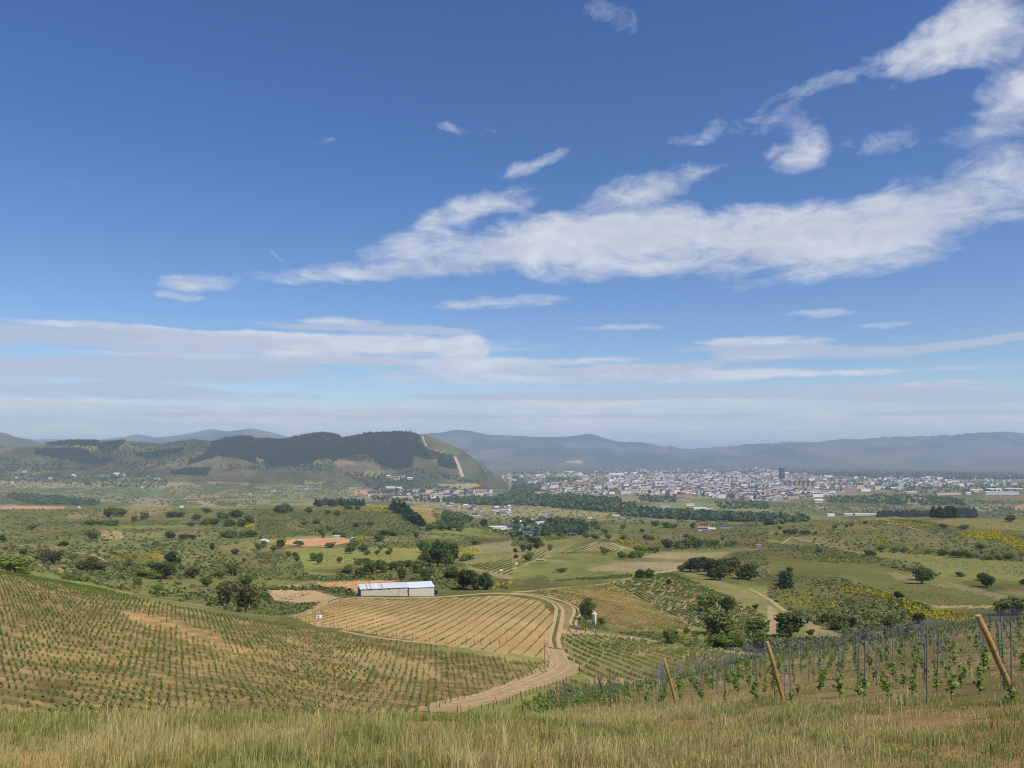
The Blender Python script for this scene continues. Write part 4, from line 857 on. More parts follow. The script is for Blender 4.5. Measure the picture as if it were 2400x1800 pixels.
# conifer plantation on the hill
CONE = (np.array([(0.5, 0, 0), (0, 0.5, 0), (-0.5, 0, 0), (0, -0.5, 0), (0.3, 0.3, 0.5), (-0.3, 0.3, 0.5), (-0.3, -0.3, 0.5), (0.3, -0.3, 0.5), (0, 0, 1.0)]),
        np.array([(0, 1, 4, 4), (1, 2, 5, 5), (2, 3, 6, 6), (3, 0, 7, 7), (0, 4, 8, 7), (1, 5, 8, 4), (2, 6, 8, 5), (3, 7, 8, 6)]))
CONE = (CONE[0], np.array([(0,1,4),(1,2,5),(2,3,6),(3,0,7),(0,4,7),(1,5,4),(2,6,5),(3,7,6),(4,5,8),(5,6,8),(6,7,8),(7,4,8)]))
fp = []
for poly, n_ in zip(FOREST, (900, 500, 500, 450, 450, 1500, 7500)):
    P = hits(rnd_poly(poly, n_), 4300); P = P[P[:, 1] < 6600]; h = 9+7*rng.random(len(P))
    fp.append(scatter('', *CONE, P, np.stack([h*0.75, h*0.75, h], 1), rng.random(len(P))*6.28, None, rng.random(len(P))))
P = hits(rnd_poly(zA((0,330),(400,280),(900,290),(1700,280),(2212,300),(2212,520),(1000,520),(0,540)), 1500), 4300); P = P[P[:, 1] < 6600]
P = np.concatenate([P, hits(rnd_poly(zB((0,400),(900,400),(1300,450),(1750,420),(1800,300),(2000,480),(2100,640),(1500,620),(900,540),(0,520)), 1300), 4300)])
P = P[vnoise(P[:, 0]/150, P[:, 1]/200, 77) > 0.42]; h = 6+7*rng.random(len(P))
fp.append(scatter('', *CONE, P, np.stack([h*1.1, h*1.1, h*0.85], 1), rng.random(len(P))*6.28, None, 0.6+0.4*rng.random(len(P))))
stuff('conifer_forest', fp, M_forest, 'dark conifer plantation covering the high hill', 'forest')

# ------------------------------------------------------------------ vineyards
VINE = leafcloud([(0, 0, 0.30, 0.20, 0.13, 0.24), (0.05, 0, 0.62, 0.16, 0.11, 0.28)], 10, 0.122, np.random.default_rng(9), 0.2, 0.3)
VINE2 = leafcloud([(0, 0, 0.40, 0.22, 0.16, 0.34)], 6, 0.21, np.random.default_rng(10), 0.2, 0.3)
GOB = leafcloud([(0, 0, 0.32, 0.34, 0.34, 0.26)], 9, 0.20, np.random.default_rng(12), 0.3, 0.4)
M_stake = simple('galvanised_steel', (0.14, 0.148, 0.165), 0.7, 0.15, 2.0, 0.0)
M_rust = simple('rusty_post', (0.14, 0.085, 0.055), 0.9, 0.3, 5)
def rows(poly, a, b_, rs, vs, ya, yb, jit=0.15):
    """grid of plants: rows run in the ground direction of two photo points"""
    A = np.array(hit(*a, ya)[:2]); B = np.array(hit(*b_, ya)[:2]); d = (B-A)/np.linalg.norm(B-A); n_ = np.array([-d[1], d[0]])
    W_ = np.array([hit(px, py, ya)[:2] for px, py in poly]); W_ = W_[(W_[:, 1] < yb*1.3)]
    u = (W_-A)@d; v = (W_-A)@n_
    uu = np.arange(u.min()-5, u.max()+5, vs); vv = np.arange(round(v.min()/rs)*rs, v.max()+5, rs)
    uu, vv = np.meshgrid(uu, vv)
    ri = np.round(vv/rs).astype(int)
    uu = uu+(rng.random(uu.shape)-0.5)*jit*2; vv = vv+(rng.random(uu.shape)-0.5)*jit*0.7
    X = (A[0]+d[0]*uu+n_[0]*vv).ravel(); Y = (A[1]+d[1]*uu+n_[1]*vv).ravel(); ri = ri.ravel()
    k = Y > 5; X, Y, ri = X[k], Y[k], ri[k]
    Z = ground(X, Y); px, py = proj(X, Y, Z)
    k = inpoly(px, py, poly) & (Y > ya) & (Y < yb)
    return np.stack([X[k], Y[k], Z[k]], 1), ri[k], d, math.atan2(d[1], d[0])
vn = []
def plant(name, res, proto, s0, s1, keep=0.93, patch=None):
    P, ri, d, ang = res
    k = rng.random(len(P)) < keep
    if patch is not None: k &= patch(P)
    P = P[k]; s_ = s0+(s1-s0)*rng.random(len(P)); s_ *= 0.75+0.5*vnoise(P[:, 0]/9, P[:, 1]/9, 6)
    tint = np.clip(0.25+0.5*rng.random(len(P))+0.4*(vnoise(P[:, 0]/20, P[:, 1]/20, 5)-0.5), 0, 1)
    vn.append(scatter('', *proto, P, np.stack([s_*1.15, s_*1.15, s_], 1), ang+rng.normal(size=len(P))*0.3, None, tint))
    return P
def not_bare(P):
    px, py = proj(P[:, 0], P[:, 1], P[:, 2])
    return ~inpoly(px, py, [(275,1432),(330,1436),(430,1462),(500,1485),(540,1510),(480,1505),(400,1480),(320,1458)]) | (rng.random(len(P)) < 0.15)
RL = rows(F_LEFT, (0, 1570), (640, 1660), 2.3, 1.0, 56, 240)
plant('l', RL, VINE, 0.55, 0.95, 0.9, not_bare)
RS = rows(F_SHED, (766, 1473), (940, 1424), 2.4, 0.75, 130, 290); plant('s', RS, VINE2, 0.32, 0.62)
RW = rows(F_LOW, (1336, 1495), (1546, 1582), 2.5, 0.9, 95, 260); plant('w', RW, VINE2, 0.65, 1.1, 0.92)
RU = rows(F_UP, (1325, 1386), (1533, 1472), 2.6, 0.7, 180, 420); plant('u', RU, VINE2, 0.6, 0.95, 0.93)
RW2 = rows(F_LOW2, (1336, 1495), (1546, 1582), 2.5, 0.9, 62, 180); plant('w', RW2, VINE, 0.55, 0.95, 0.85)
RR = rows(F_UPR, (1460, 1375), (1640, 1460), 2.6, 1.7, 180, 520); plant('r', RR, GOB, 0.9, 1.5, 0.85)
for poly, a, b_, ra in ((zC((480,1235),(740,1150),(870,1160),(950,1205),(890,1240),(560,1255)), zC((560,1240))[0], zC((740,1160))[0], 3.4),
                        (zC((40,1310),(180,1230),(300,1220),(290,1270),(150,1330),(30,1370)), zC((60,1330))[0], zC((240,1230))[0], 3.2),
                        (zB((1830,1345),(2212,1290),(2212,1440),(2000,1400)), zB((1900,1390))[0], zB((2200,1300))[0], 3.0),
                        (zA((825,1045),(1035,1045),(1075,1112),(835,1125)), zA((880,1120))[0], zA((860,1045))[0], 9.0),
                        (zC((400,1245),(520,1180),(700,1140),(640,1200),(480,1260)), zC((400,1245))[0], zC((540,1180))[0], 3.6)):
    plant('v', rows(poly, a, b_, ra*1.25, 1.3, 300, 1500), GOB, 0.75, 1.15, 0.95)
# orchard saplings behind the shed
SAP = rows([(770,1372),(800,1366),(930,1362),(920,1370),(840,1384),(800,1380)], (780, 1376), (900, 1364), 5, 3.0, 240, 480)[0]
# trellised vineyard on the near slope: rows climb away to the right from leaning end posts
RN = rows(F_NEAR, (1838, 1651), (2123, 1612), 2.9, 1.05, 17, 175, 0.12)
_k = rng.random(len(RN[0])) < 0.72; PN = RN[0][_k]; PR = RN[1][_k]
order = np.argsort(PN[:, 1]); PN = PN[order]; PR = PR[order]
inview = np.abs(PN[:, 0]/PN[:, 1]) < 0.645
near = PN[inview][:290]; near_row = PR[inview][:290]; rest = np.concatenate([PN[inview][290:], PN[~inview]])
vn.append(scatter('', *VINE, rest, 0.45+0.4*rng.random(len(rest)), rng.random(len(rest))*6.28, None, rng.random(len(rest))))
stuff('vines', vn, M_vine, 'rows of young green vines across the vineyards', 'vines')
M_vineN = leafmat('vine_leaf_near', (0.102, 0.187, 0.0306), (0.187, 0.289, 0.051), (0.34, 0.408, 0.102), 0.35, True)
M_stem = simple('vine_wood', (0.20, 0.14, 0.09), 0.95, 0.3, 8)
VM = []
for v in range(5):
    r_ = np.random.default_rng(40+v)
    lob = [(0.05*r_.normal(), 0.05*r_.normal(), z, 0.17, 0.12, 0.16) for z in np.linspace(0.28, 0.85, 4)]
    lv = leafcloud(lob, 46, 0.062, r_, 0.3, 0.2)
    st = joined([tube_arrays([(0, 0, -0.05), (0.02, 0.01, 0.3), (0.0, 0.0, 0.55)], [0.022, 0.018, 0.012], 5), tube_arrays([(0, 0, 0.4), (0.12, 0, 0.62), (0.16, 0.02, 0.85)], [0.01, 0.008, 0.003], 4), tube_arrays([(0, 0, 0.4), (-0.12, 0.03, 0.6), (-0.13, 0.02, 0.8)], [0.01, 0.008, 0.003], 4)])
    VM.append((mesh_np('vine_leaves', *lv, M_vineN), mesh_np('vine_stem', *st, M_stem, smooth=True)))
ORD = ['next', 'second', 'third', 'fourth', 'fifth', 'sixth', 'seventh', 'eighth', 'ninth', 'tenth', 'eleventh', 'twelfth', 'thirteenth', 'fourteenth', 'fifteenth', 'sixteenth']
def row_words(r_):
    if r_ == 0: return 'the trellis row of the grey-topped golden post'
    k = min(abs(int(r_))-1, 15)
    return 'the %s trellis row %s the grey-topped golden post' % (ORD[k], 'downhill of' if r_ > 0 else 'uphill of')
for i, p in enumerate(near):
    e = empty('grape_vine', tuple(p), random.random()*6.28, label='young green vine in '+row_words(near_row[i]), cat='vine', group='vines in '+row_words(near_row[i]))
    s_ = random.uniform(0.5, 0.95); e.scale = (s_*1.15, s_*1.15, s_*random.uniform(0.8, 1.15))
    link('leaves', VM[i % 5][0], e); link('stem', VM[i % 5][1], e)

# steel stakes: one in every six vines' length along the trellis rows
M_ring = M_stake
SK = joined([boxa(-0.014, 0.014, -0.011, 0.011, -0.15, 1.0)])
def stakes(res, every, hgt, thick, with_row=False):
    P, ri, d, ang = res; out = []; rr_ = []
    for r_ in np.unique(ri):
        q = P[ri == r_]; q = q[np.argsort(q@np.array([d[0], d[1], 0]))]
        out.append(q[::every]); rr_ += [r_]*len(q[::every])
    return (np.concatenate(out), np.array(rr_)) if with_row else np.concatenate(out)
SN, SR = stakes(RN, 3, 1.8, 1, True); SN[:, 2] = ground(SN[:, 0], SN[:, 1])
_o = np.argsort(SN[:, 1]); SN = SN[_o]; SR = SR[_o]; iv = np.abs(SN[:, 0]/SN[:, 1]) < 0.645
SNn = SN[iv][:260]; SNrow = SR[iv][:260]; SNr = np.concatenate([SN[iv][260:], SN[~iv]])
me_st = mesh_np('stake_mesh', SK[0]*np.array([1, 1, 1.9]), SK[1], M_stake)
for si, p in enumerate(SNn):
    o = link('trellis_stake', me_st); o.location = p; o.rotation_euler = (random.gauss(0, 0.02), -0.03+random.gauss(0, 0.025), RN[3]); o.scale = (1, 1, random.uniform(0.94, 1.06))
    tag(o, 'thin grey steel stake in '+row_words(SNrow[si]), 'stake', 'steel stakes in '+row_words(SNrow[si]))
sk = [scatter('', *SK, SNr, np.stack([np.full(len(SNr), 1.0), np.full(len(SNr), 1.0), np.full(len(SNr), 1.9)], 1), np.full(len(SNr), RN[3]), None, np.zeros(len(SNr)))]
for res, ev, hh in ((RL, 9, 1.45), (RS, 9, 1.3)):
    P = stakes(res, ev, hh, 1)
    sk.append(scatter('', *SK, P, np.stack([np.full(len(P), 0.8), np.full(len(P), 0.8), np.full(len(P), hh)], 1), np.full(len(P), res[3]), None, np.zeros(len(P))))
stuff('thin_stakes', sk, M_stake, 'many thin grey stakes among the vine rows', 'stakes')
# wires of the near trellis
wv = []; n_w = 0
P, ri, d, ang = RN
for r_ in np.unique(ri):
    q = P[ri == r_]; q = q[np.argsort(q[:, 0]*d[0]+q[:, 1]*d[1])]
    if len(q) < 4: continue
    q = q[::4]
    for h_ in (0.6, 1.05, 1.6):
        wv.append(tube_arrays([(p[0], p[1], float(ground(p[0], p[1]))+h_+random.uniform(-0.02, 0.02)) for p in q], [0.003]*len(q), 3))
v_, q_ = joined(wv)
tag(link('trellis_wires', mesh_np('trellis_wires', v_, q_, M_stake)), 'thin steel wires strung along the trellis rows of the near slope', 'wires', kind='stuff')

# wooden end posts
M_post = simple('sawn_pine', (0.34, 0.21, 0.062), 0.85, 0.32, 7)
M_post_dark = simple('weathered_wood', (0.17, 0.115, 0.07), 0.9, 0.3, 9)
M_cut = simple('cut_wood', (0.5, 0.38, 0.2), 0.85, 0.15, 20)
def post(name, top, base, dia, m, label, group=None, ymin=0, seg=10, Yfix=None, wires=False):
    x, y, z = hit(*base, ymin)
    if Yfix: y = Yfix; x = (base[0]-CX)/F*y; z = float(ground(x, y))
    bz_ = z
    tx, tz = (top[0]-CX)/F*y, (HY-top[1])/F*y
    dx = tx-x; dz = max(tz-bz_, 0.8)
    pts = [(dx*k, 0.02*math.sin(k*5), dz*k) for k in (-0.12, 0.0, 0.2, 0.45, 0.7, 1.0)]
    e = empty(name, (x, y, bz_), 0, label=label, cat='post', group=group)
    v, q = tube_arrays(pts, [dia*0.52, dia*0.5, dia*0.49, dia*0.5, dia*0.47, dia*0.46], seg)
    nj = np.random.default_rng(int(base[0])).normal(size=v.shape)*dia*0.018
    link('shaft', mesh_np('post_shaft', v+nj, q, m, smooth=True), e)
    dv = Vector((dx, 0, dz)).normalized()
    v2, q2 = tube_arrays([tuple(Vector((dx, 0, dz))-dv*0.005), tuple(Vector((dx, 0, dz))+dv*0.012)], [dia*0.45, dia*0.43], seg)
    link('cut_top', mesh_np('post_top', v2, q2, M_cut if m is M_post else m), e)
    if seg >= 8:
        for f in (0.35, 0.6, 0.85):
            c_ = Vector((dx, 0, dz))*f
            v3, q3 = tube_arrays([tuple(c_-dv*0.012), tuple(c_+dv*0.012)], [dia*0.53, dia*0.53], seg)
            link('wire_loop', mesh_np('wire_loop', v3, q3, M_stake), e)
    return e
post('end_post', (2292, 1443), (2384, 1652), 0.135, M_post, 'thick golden wooden end post leaning steeply, knotty and pale at the cut top', Yfix=18.2)
post('end_post', (1798, 1505), (1839, 1651), 0.125, M_post, 'grey-topped golden wooden end post leaning outward with green scrub behind its head', Yfix=26)
post('end_post', (1557, 1545), (1586, 1656), 0.14, M_post, 'straight yellow wooden end post standing against the striped vineyard beyond', Yfix=36)
post('end_post', (1401, 1580), (1422, 1664), 0.16, M_post_dark, 'dark brown weathered end post leaning at the lower end of the trellis', Yfix=49)
post('end_post', (1296, 1607), (1314, 1674), 0.13, M_post, 'slim yellow end post half sunk in grass near the dirt road', Yfix=60)
post('end_post', (1220, 1620), (1229, 1676), 0.13, M_post_dark, 'grey-brown post rising from the grass where the road leaves the bank', Yfix=66)
post('marker_post', (1358.5, 1553), (1358, 1582), 0.16, M_post_dark, 'short reddish-brown post beside the wide bend of the dirt road')
GP = 'rust-brown end posts along the foot of the big vineyard'
for a, b_ in (((505,925),(415,1100)), ((1000,960),(910,1160)), ((1455,980),(1375,1170)), ((1835,1000),(1770,1170)), ((2150,1045),(2100,1165))):
    post('row_end_post', zE(a)[0], zE(b_)[0], 0.10, M_rust, 'rust-brown leaning post at the foot of the big vineyard by the grass bank', GP, 50, 6)
for a, b_ in (((270,1080),(250,1180)), ((530,1100),(512,1190)), ((770,1110),(738,1195)), ((970,1130),(955,1195)), ((1155,1115),(1128,1195)), ((1300,1105),(1278,1190)), ((1470,1085),(1455,1190)),
              ((1560,1060),(1550,1150)), ((1610,1050),(1600,1130)), ((1655,1040),(1640,1115)), ((1720,1020),(1705,1095)), ((1770,1010),(1755,1085)), ((1830,995),(1815,1060)), ((1880,985),(1868,1045))):
    post('row_end_post', zF(a)[0], zF(b_)[0], 0.09, M_rust, 'rust-brown leaning post at the foot of the big vineyard by the grass bank', GP, 50, 6)
GP2 = 'dark posts along the dirt road'
for a, b_ in [((1705,1160),(1705,1200)), ((1730,1140),(1738,1195)), ((1800,1150),(1803,1195)), ((1905,1120),(1908,1180)), ((1965,1115),(1970,1175)), ((2005,1085),(2012,1170)), ((2025,1060),(2040,1140)), ((2070,1095),(2072,1150)), ((2095,1080),(2097,1140)), ((2118,1065),(2122,1125)), ((2140,1055),(2145,1115))]:
    post('roadside_post', zF(a)[0], zF(b_)[0], 0.10, M_rust, 'short dark post in the line beside the dirt road', GP2, 60, 6)
for a, b_ in [((5,1060),(8,1105)), ((35,1040),(40,1090)), ((115,1000),(120,1060)), ((145,990),(150,1040)), ((175,980),(180,1030)), ((205,965),(210,1015)), ((240,960),(245,1005)), ((275,955),(280,1000)), ((310,945),(314,990)), ((345,935),(350,975)), ((375,925),(380,965)), ((405,915),(408,950)), ((430,900),(433,935)), ((460,890),(463,925))]:
    post('roadside_post', zG(a)[0], zG(b_)[0], 0.10, M_rust, 'short dark post in the line beside the dirt road', GP2, 60, 6)
GP3 = 'thin posts between the two vineyards'
for a, b_ in [((65,340),(66,385)), ((290,375),(291,410)), ((345,370),(347,425)), ((450,400),(450,450)), ((560,430),(560,460)), ((625,430),(628,480)), ((660,400),(660,480)), ((700,460),(700,500)), ((765,440),(765,480)), ((870,475),(870,515)), ((1020,500),(1020,540)), ((1110,510),(1110,555)), ((1190,495),(1190,550)), ((1260,490),(1260,555)), ((1325,520),(1325,590)), ((1465,560),(1465,605)), ((1520,570),(1520,610)), ((1600,585),(1600,625)), ((1690,580),(1690,620)), ((1780,560),(1780,615)), ((1850,570),(1850,620)), ((1900,560),(1900,615)), ((1980,560),(1980,620)), ((2060,560),(2060,620)), ((2120,550),(2120,600)),
              ((500,315),(502,360)), ((557,320),(558,360)), ((615,245),(616,280)), ((720,210),(720,235)), ((850,205),(850,235)), ((1180,205),(1180,245)), ((1320,200),(1320,240))]:
    post('field_post', zF(a)[0], zF(b_)[0], 0.10, M_rust, 'thin dark post on the boundary of the sandy vineyard below the shed', GP3, 100, 5)
post('field_post', zG((272,565))[0], zG((278,800))[0], 0.10, M_rust, 'tall thin dark pole at the corner of the big vineyard by the road', None, 100, 6)

# ------------------------------------------------------------------ foreground grass
def grass(poly_fn, n, h0, h1, ya, yb, wid, umin=-0.80, umax=0.80, seed=0, dens=None):
    r_ = np.random.default_rng(seed)
    y = np.sqrt(r_.uniform(ya*ya, yb*yb, n*2)); x = r_.uniform(umin, umax, n*2)*y
    if dens is not None:
        k = r_.random(len(x)) < dens(x, y); x, y = x[k], y[k]
    x, y = x[:n], y[:n]; n = len(x); z = ground(x, y)
    cl = fbm(x/0.55, y/0.55, 2, 3); big = fbm(x/3.5, y/5.0, 3, 9); mid = fbm(x/1.3, y/1.8, 3, 13)
    tall = r_.random(n) < 0.10
    h = (h0+(h1-h0)*r_.random(n)**1.3)*(0.15+1.7*cl**1.6)*(0.45+1.1*mid)*np.clip(1.15-0.4*(x/y), 0.75, 1.3)*np.where(tall, 1.45, 0.92)
    yaw = r_.random(n)*6.283; lean = 0.2+0.95*r_.random(n)**1.5
    dx, dy = np.cos(yaw), np.sin(yaw); w = wid*(0.6+0.8*r_.random(n))
    wx_, wy_ = -dy*w*0.5, dx*w*0.5
    # wind leans the stems a little to one side
    lx, ly_ = dx*lean*h*0.55+0.10*h, dy*lean*h*0.55
    b0 = np.stack([x-wx_, y-wy_, z-0.03], 1); b1 = np.stack([x+wx_, y+wy_, z-0.03], 1)
    m0 = np.stack([x+lx*0.38-wx_*0.8, y+ly_*0.38-wy_*0.8, z+h*0.6], 1); m1 = np.stack([x+lx*0.38+wx_*0.8, y+ly_*0.38+wy_*0.8, z+h*0.6], 1)
    t0 = np.stack([x+lx-wx_*0.2, y+ly_-wy_*0.2, z+h*(1-0.12*lean)], 1); t1 = np.stack([x+lx+wx_*0.2, y+ly_+wy_*0.2, z+h*(1-0.12*lean)], 1)
    V = np.stack([b0, b1, m1, m0, t1, t0], 1).reshape(-1, 3); i6 = np.arange(n)[:, None]*6
    Q = np.stack([np.concatenate([i6+0, i6+1, i6+2, i6+3], 1), np.concatenate([i6+3, i6+2, i6+4, i6+5], 1)], 1).reshape(-1, 4)
    tint = np.clip(0.53+(big-0.5)*2.3+(mid-0.5)*1.9+(r_.random(n)-0.5)*0.5+np.where(tall, 0.3, 0), 0, 1)
    return V, Q, np.repeat(tint, 6)
def d_fore(x, y):
    px, py = proj(x, y, ground(x, y))
    bare = inpoly(px, py, [(-50,1728),(60,1722),(150,1738),(190,1770),(140,1830),(-50,1830)]) | inpoly(px, py, [(1960,1672),(2100,1678),(2400,1690),(2400,1710),(2150,1700),(1980,1690)])
    lim = np.interp(px, [0, 1100, 1300, 1450, 1600, 1800, 2100, 2400], [25, 27, 34, 40, 36, 27, 22.5, 18.5])
    return np.where(y > lim, 0.0, np.where(bare, 0.10, 0.22+0.65*sst(fbm(x/0.9, y/1.3, 3, 19), 0.32, 0.55)))
def d_weed(x, y):
    px, py = proj(x, y, ground(x, y))
    lim = np.interp(px, [0, 1100, 1300, 1450, 1600, 1800, 2100, 2400], [25, 27, 34, 40, 36, 27, 22.5, 18.5])
    return np.where(y < lim, 0, sst(fbm(x/1.8, y/2.5, 3, 29), 0.48, 0.62))
gparts = [grass(None, 70000, 0.10, 0.38, 9.5, 16, 0.011, seed=1, dens=d_fore), grass(None, 104000, 0.08, 0.30, 16, 40, 0.015, seed=2, dens=d_fore),
          grass(None, 46000, 0.06, 0.24, 18, 90, 0.03, 0.0, 0.80, 3, d_weed), grass(None, 9000, 0.15, 0.45, 26, 60, 0.03, -0.68, -0.3, 4, None)]
stuff('grass', gparts, M_grass, 'dry straw and green meadow grass on the bank', 'grass')

# ------------------------------------------------------------------ the shed
M_block = simple('rendered_block', (0.56, 0.50, 0.40), 0.9, 0.10, 0.8)
M_block2 = simple('rendered_block_annex', (0.60, 0.54, 0.44), 0.9, 0.08, 0.8)
M_zinc = simple('fibre_cement_sheet', (0.56, 0.58, 0.60), 0.7, 0.08, 1.2)
M_zinc2 = simple('pale_sheet', (0.62, 0.66, 0.72), 0.6, 0.06, 1.2)
M_rustsheet = simple('rusty_sheet', (0.36, 0.22, 0.15), 0.8, 0.2, 2)
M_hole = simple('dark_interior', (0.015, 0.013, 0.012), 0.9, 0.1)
def part(name, lst, m, parent, smooth=False):
    v, q = joined(lst); return link(name, mesh_np(name, v, q, m, smooth=smooth), parent)
def prism(pts_xz, y0, y1):
    """polygon (4 corners in x,z) pushed from y0 to y1"""
    V = np.array([(x, y0, z) for x, z in pts_xz]+[(x, y1, z) for x, z in pts_xz], float)
    return V, np.array([(0,1,2,3),(7,6,5,4),(0,4,5,1),(1,5,6,2),(2,6,7,3),(3,7,4,0)])
def sheet(x0, x1, y0, z0, y1, z1, th=0.06):
    V = np.array([(x0,y0,z0),(x1,y0,z0),(x1,y1,z1),(x0,y1,z1),(x0,y0,z0+th),(x1,y0,z0+th),(x1,y1,z1+th),(x0,y1,z1+th)], float)
    return V, np.array([(0,3,2,1),(4,5,6,7),(0,1,5,4),(1,2,6,5),(2,3,7,6),(3,0,4,7)])
ax, ay, az_ = hit(846, 1396.5)
rot = R(15.5)
sh = empty('farm_shed', (ax, ay, az_), rot, label='long low pale farm shed with grey sheet roof and taller annex', cat='shed')
LM, LA, DP = 14.6, 7.9, 6.2              # main part, annex, depth
HE = (1396.5-1381.5)/F*ay                # eave height at the far end
EV, RG = HE, HE+0.55
# main walls: front in bays between openings, end wall with a doorway
wins = [(2.5, 3.0), (5.4, 5.95), (8.3, 8.9), (11.4, 11.65)]
fl = [boxa(0, LM, 0, 0.22, -2.2, EV-0.46)]
xx = 0.0
for a, b_ in wins+[(LM, LM)]:
    fl.append(boxa(xx, a, 0, 0.22, EV-0.46, EV)); xx = b_
part('front_wall', fl, M_block, sh)
part('back_wall', [boxa(0, LM, DP-0.22, DP, -2.2, RG)], M_block, sh)
part('end_wall', [prism([(0.0, -2.2), (0.22, -2.2), (0.22, EV), (0.0, EV)], 0.222, 1.1), boxa(0, 0.22, 3.0, DP-0.222, -2.2, EV), boxa(0, 0.22, 1.1, 3.0, EV-0.12, EV+0.1)], M_block, sh)
part('end_gable', [(np.array([(0,0.3,EV),(0.2,0.3,EV),(0.2,DP-0.25,EV),(0,DP-0.25,EV),(0,0.3,EV+0.02),(0.2,0.3,EV+0.02),(0.2,DP-0.25,RG-0.02),(0,DP-0.25,RG-0.02)], float), boxa(0,1,0,1,0,1)[1])], M_block, sh)
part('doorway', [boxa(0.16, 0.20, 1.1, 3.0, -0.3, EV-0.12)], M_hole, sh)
part('side_lean_to', [boxa(-0.55, -0.02, 3.4, DP-0.3, -2.2, EV-0.2)], M_block2, sh)
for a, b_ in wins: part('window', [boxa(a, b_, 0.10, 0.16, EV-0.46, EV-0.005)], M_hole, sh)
nsh = 13
for k in range(nsh):
    x0 = -0.3+(LM+0.4)*k/nsh; x1 = -0.3+(LM+0.4)*(k+1)/nsh-0.02
    part('roof_sheet', [sheet(x0, x1, -0.25, EV+0.01, DP+0.2, RG+0.06)], M_zinc if k not in (4,) else M_zinc2, sh)
    if k in (1, 2, 5):
        part('rusty_strip', [sheet(x1-0.16, x1+0.1, -0.26, EV+0.085, DP+0.1, RG+0.13, 0.03)], M_rustsheet, sh)
part('drain_pipe', [tube_arrays([(11.6, -0.06, -0.5), (11.6, -0.06, EV-0.05)], [0.05, 0.05], 6)], M_rustsheet, sh)
# annex
an = LM+0.05; E2 = EV-0.12; G2 = E2+0.75; da = -0.6
part('annex_wall', [boxa(an, an+LA, da, da+0.22, -3.0, E2), boxa(an+LA-0.22, an+LA-0.002, da+0.222, DP-0.8, -3.0, E2), boxa(an, an+0.22, da+0.222, DP-0.8, -3.0, E2), boxa(an, an+LA, DP-0.798, DP-0.6, -3.0, G2)], M_block2, sh)
part('annex_gable', [(np.array([(an+LA-0.2,da+.3,E2),(an+LA-.003,da+.3,E2),(an+LA-.003,DP-0.85,E2),(an+LA-0.2,DP-0.85,E2),(an+LA-0.2,da+.3,E2+0.02),(an+LA-.003,da+.3,E2+0.02),(an+LA-.003,DP-0.85,G2-0.02),(an+LA-0.2,DP-0.85,G2-0.02)], float), boxa(0,1,0,1,0,1)[1])], M_block2, sh)
for k in range(7):
    x0 = an-0.1+(LA+0.3)*k/7; part('annex_roof_sheet', [sheet(x0, x0+(LA+0.3)/7-0.02, da-0.2, E2+0.01, DP-0.4, G2+0.06)], M_zinc2, sh)

# ------------------------------------------------------------------ dark blue car at the end of the shed
M_car = simple('dark_blue_paint', (0.02, 0.028, 0.06), 0.3, 0.05, 1, 0.2, 0.5); M_glass = simple('tinted_glass', (0.03, 0.035, 0.045), 0.1, 0.02, 1, 0, 0.6)
M_tyre = simple('rubber', (0.02, 0.02, 0.02), 0.9, 0.1); M_rim = simple('alloy', (0.45, 0.45, 0.47), 0.4, 0.05, 1, 0.6); M_lamp = simple('lamp_red', (0.35, 0.02, 0.02), 0.3, 0.05)
x, y, z = hit(1014, 1394)
car = empty('parked_car', (x, y+1.0, float(ground(x, y+1.0))), R(68), label='dark blue car parked beside the end wall of the shed annex', cat='car')
def loft(sec):
    """rings of 8 points along x"""
    V = []; Q = []
    for (xx_, w, zb, zt, wt) in sec:
        V += [(xx_, -w, zb), (xx_, w, zb), (xx_, w*1.02, zb+(zt-zb)*0.5), (xx_, w, zb+(zt-zb)*0.8), (xx_, wt, zt), (xx_, -wt, zt), (xx_, -w, zb+(zt-zb)*0.8), (xx_, -w*1.02, zb+(zt-zb)*0.5)]
    n_ = len(sec)
    for i in range(n_-1):
        for k in range(8): Q.append((i*8+k, i*8+(k+1) % 8, (i+1)*8+(k+1) % 8, (i+1)*8+k))
    for e_ in (0, (n_-1)*8): Q += [(e_, e_+1, e_+2, e_+7), (e_+7, e_+2, e_+3, e_+6), (e_+6, e_+3, e_+4, e_+5)]
    return np.array(V, float), np.array(Q)
part('body', [loft([(-2.1, 0.72, 0.35, 0.75, 0.6), (-1.95, 0.82, 0.28, 0.92, 0.72), (-1.0, 0.86, 0.22, 0.95, 0.76), (1.0, 0.86, 0.22, 0.98, 0.76), (1.85, 0.84, 0.26, 1.0, 0.74), (2.05, 0.75, 0.36, 0.9, 0.62)])], M_car, car, True)
part('cabin', [loft([(-1.05, 0.74, 0.93, 0.97, 0.6), (-0.45, 0.72, 0.94, 1.42, 0.56), (0.9, 0.72, 0.96, 1.46, 0.56), (1.75, 0.70, 0.97, 1.08, 0.56)])], M_glass, car, True)
part('roof', [boxa(-0.4, 0.95, -0.54, 0.54, 1.43, 1.49)], M_car, car)
for sx_ in (-1.3, 1.3):
    for sy_ in (-0.8, 0.8):
        w_ = part('wheel', [tube_arrays([(sx_, sy_-0.1, 0.32), (sx_, sy_+0.1, 0.32)], [0.32, 0.32], 14)], M_tyre, car)
        part('rim', [tube_arrays([(sx_, sy_-0.105, 0.32), (sx_, sy_+0.105, 0.32)], [0.19, 0.19], 10)], M_rim, w_)
for sy_ in (-0.62, 0.62):
    part('headlight', [boxa(-2.1, -1.96, sy_-0.14, sy_+0.14, 0.62, 0.76)], M_rim, car); part('tail_light', [boxa(1.98, 2.08, sy_-0.1, sy_+0.1, 0.7, 0.9)], M_lamp, car)
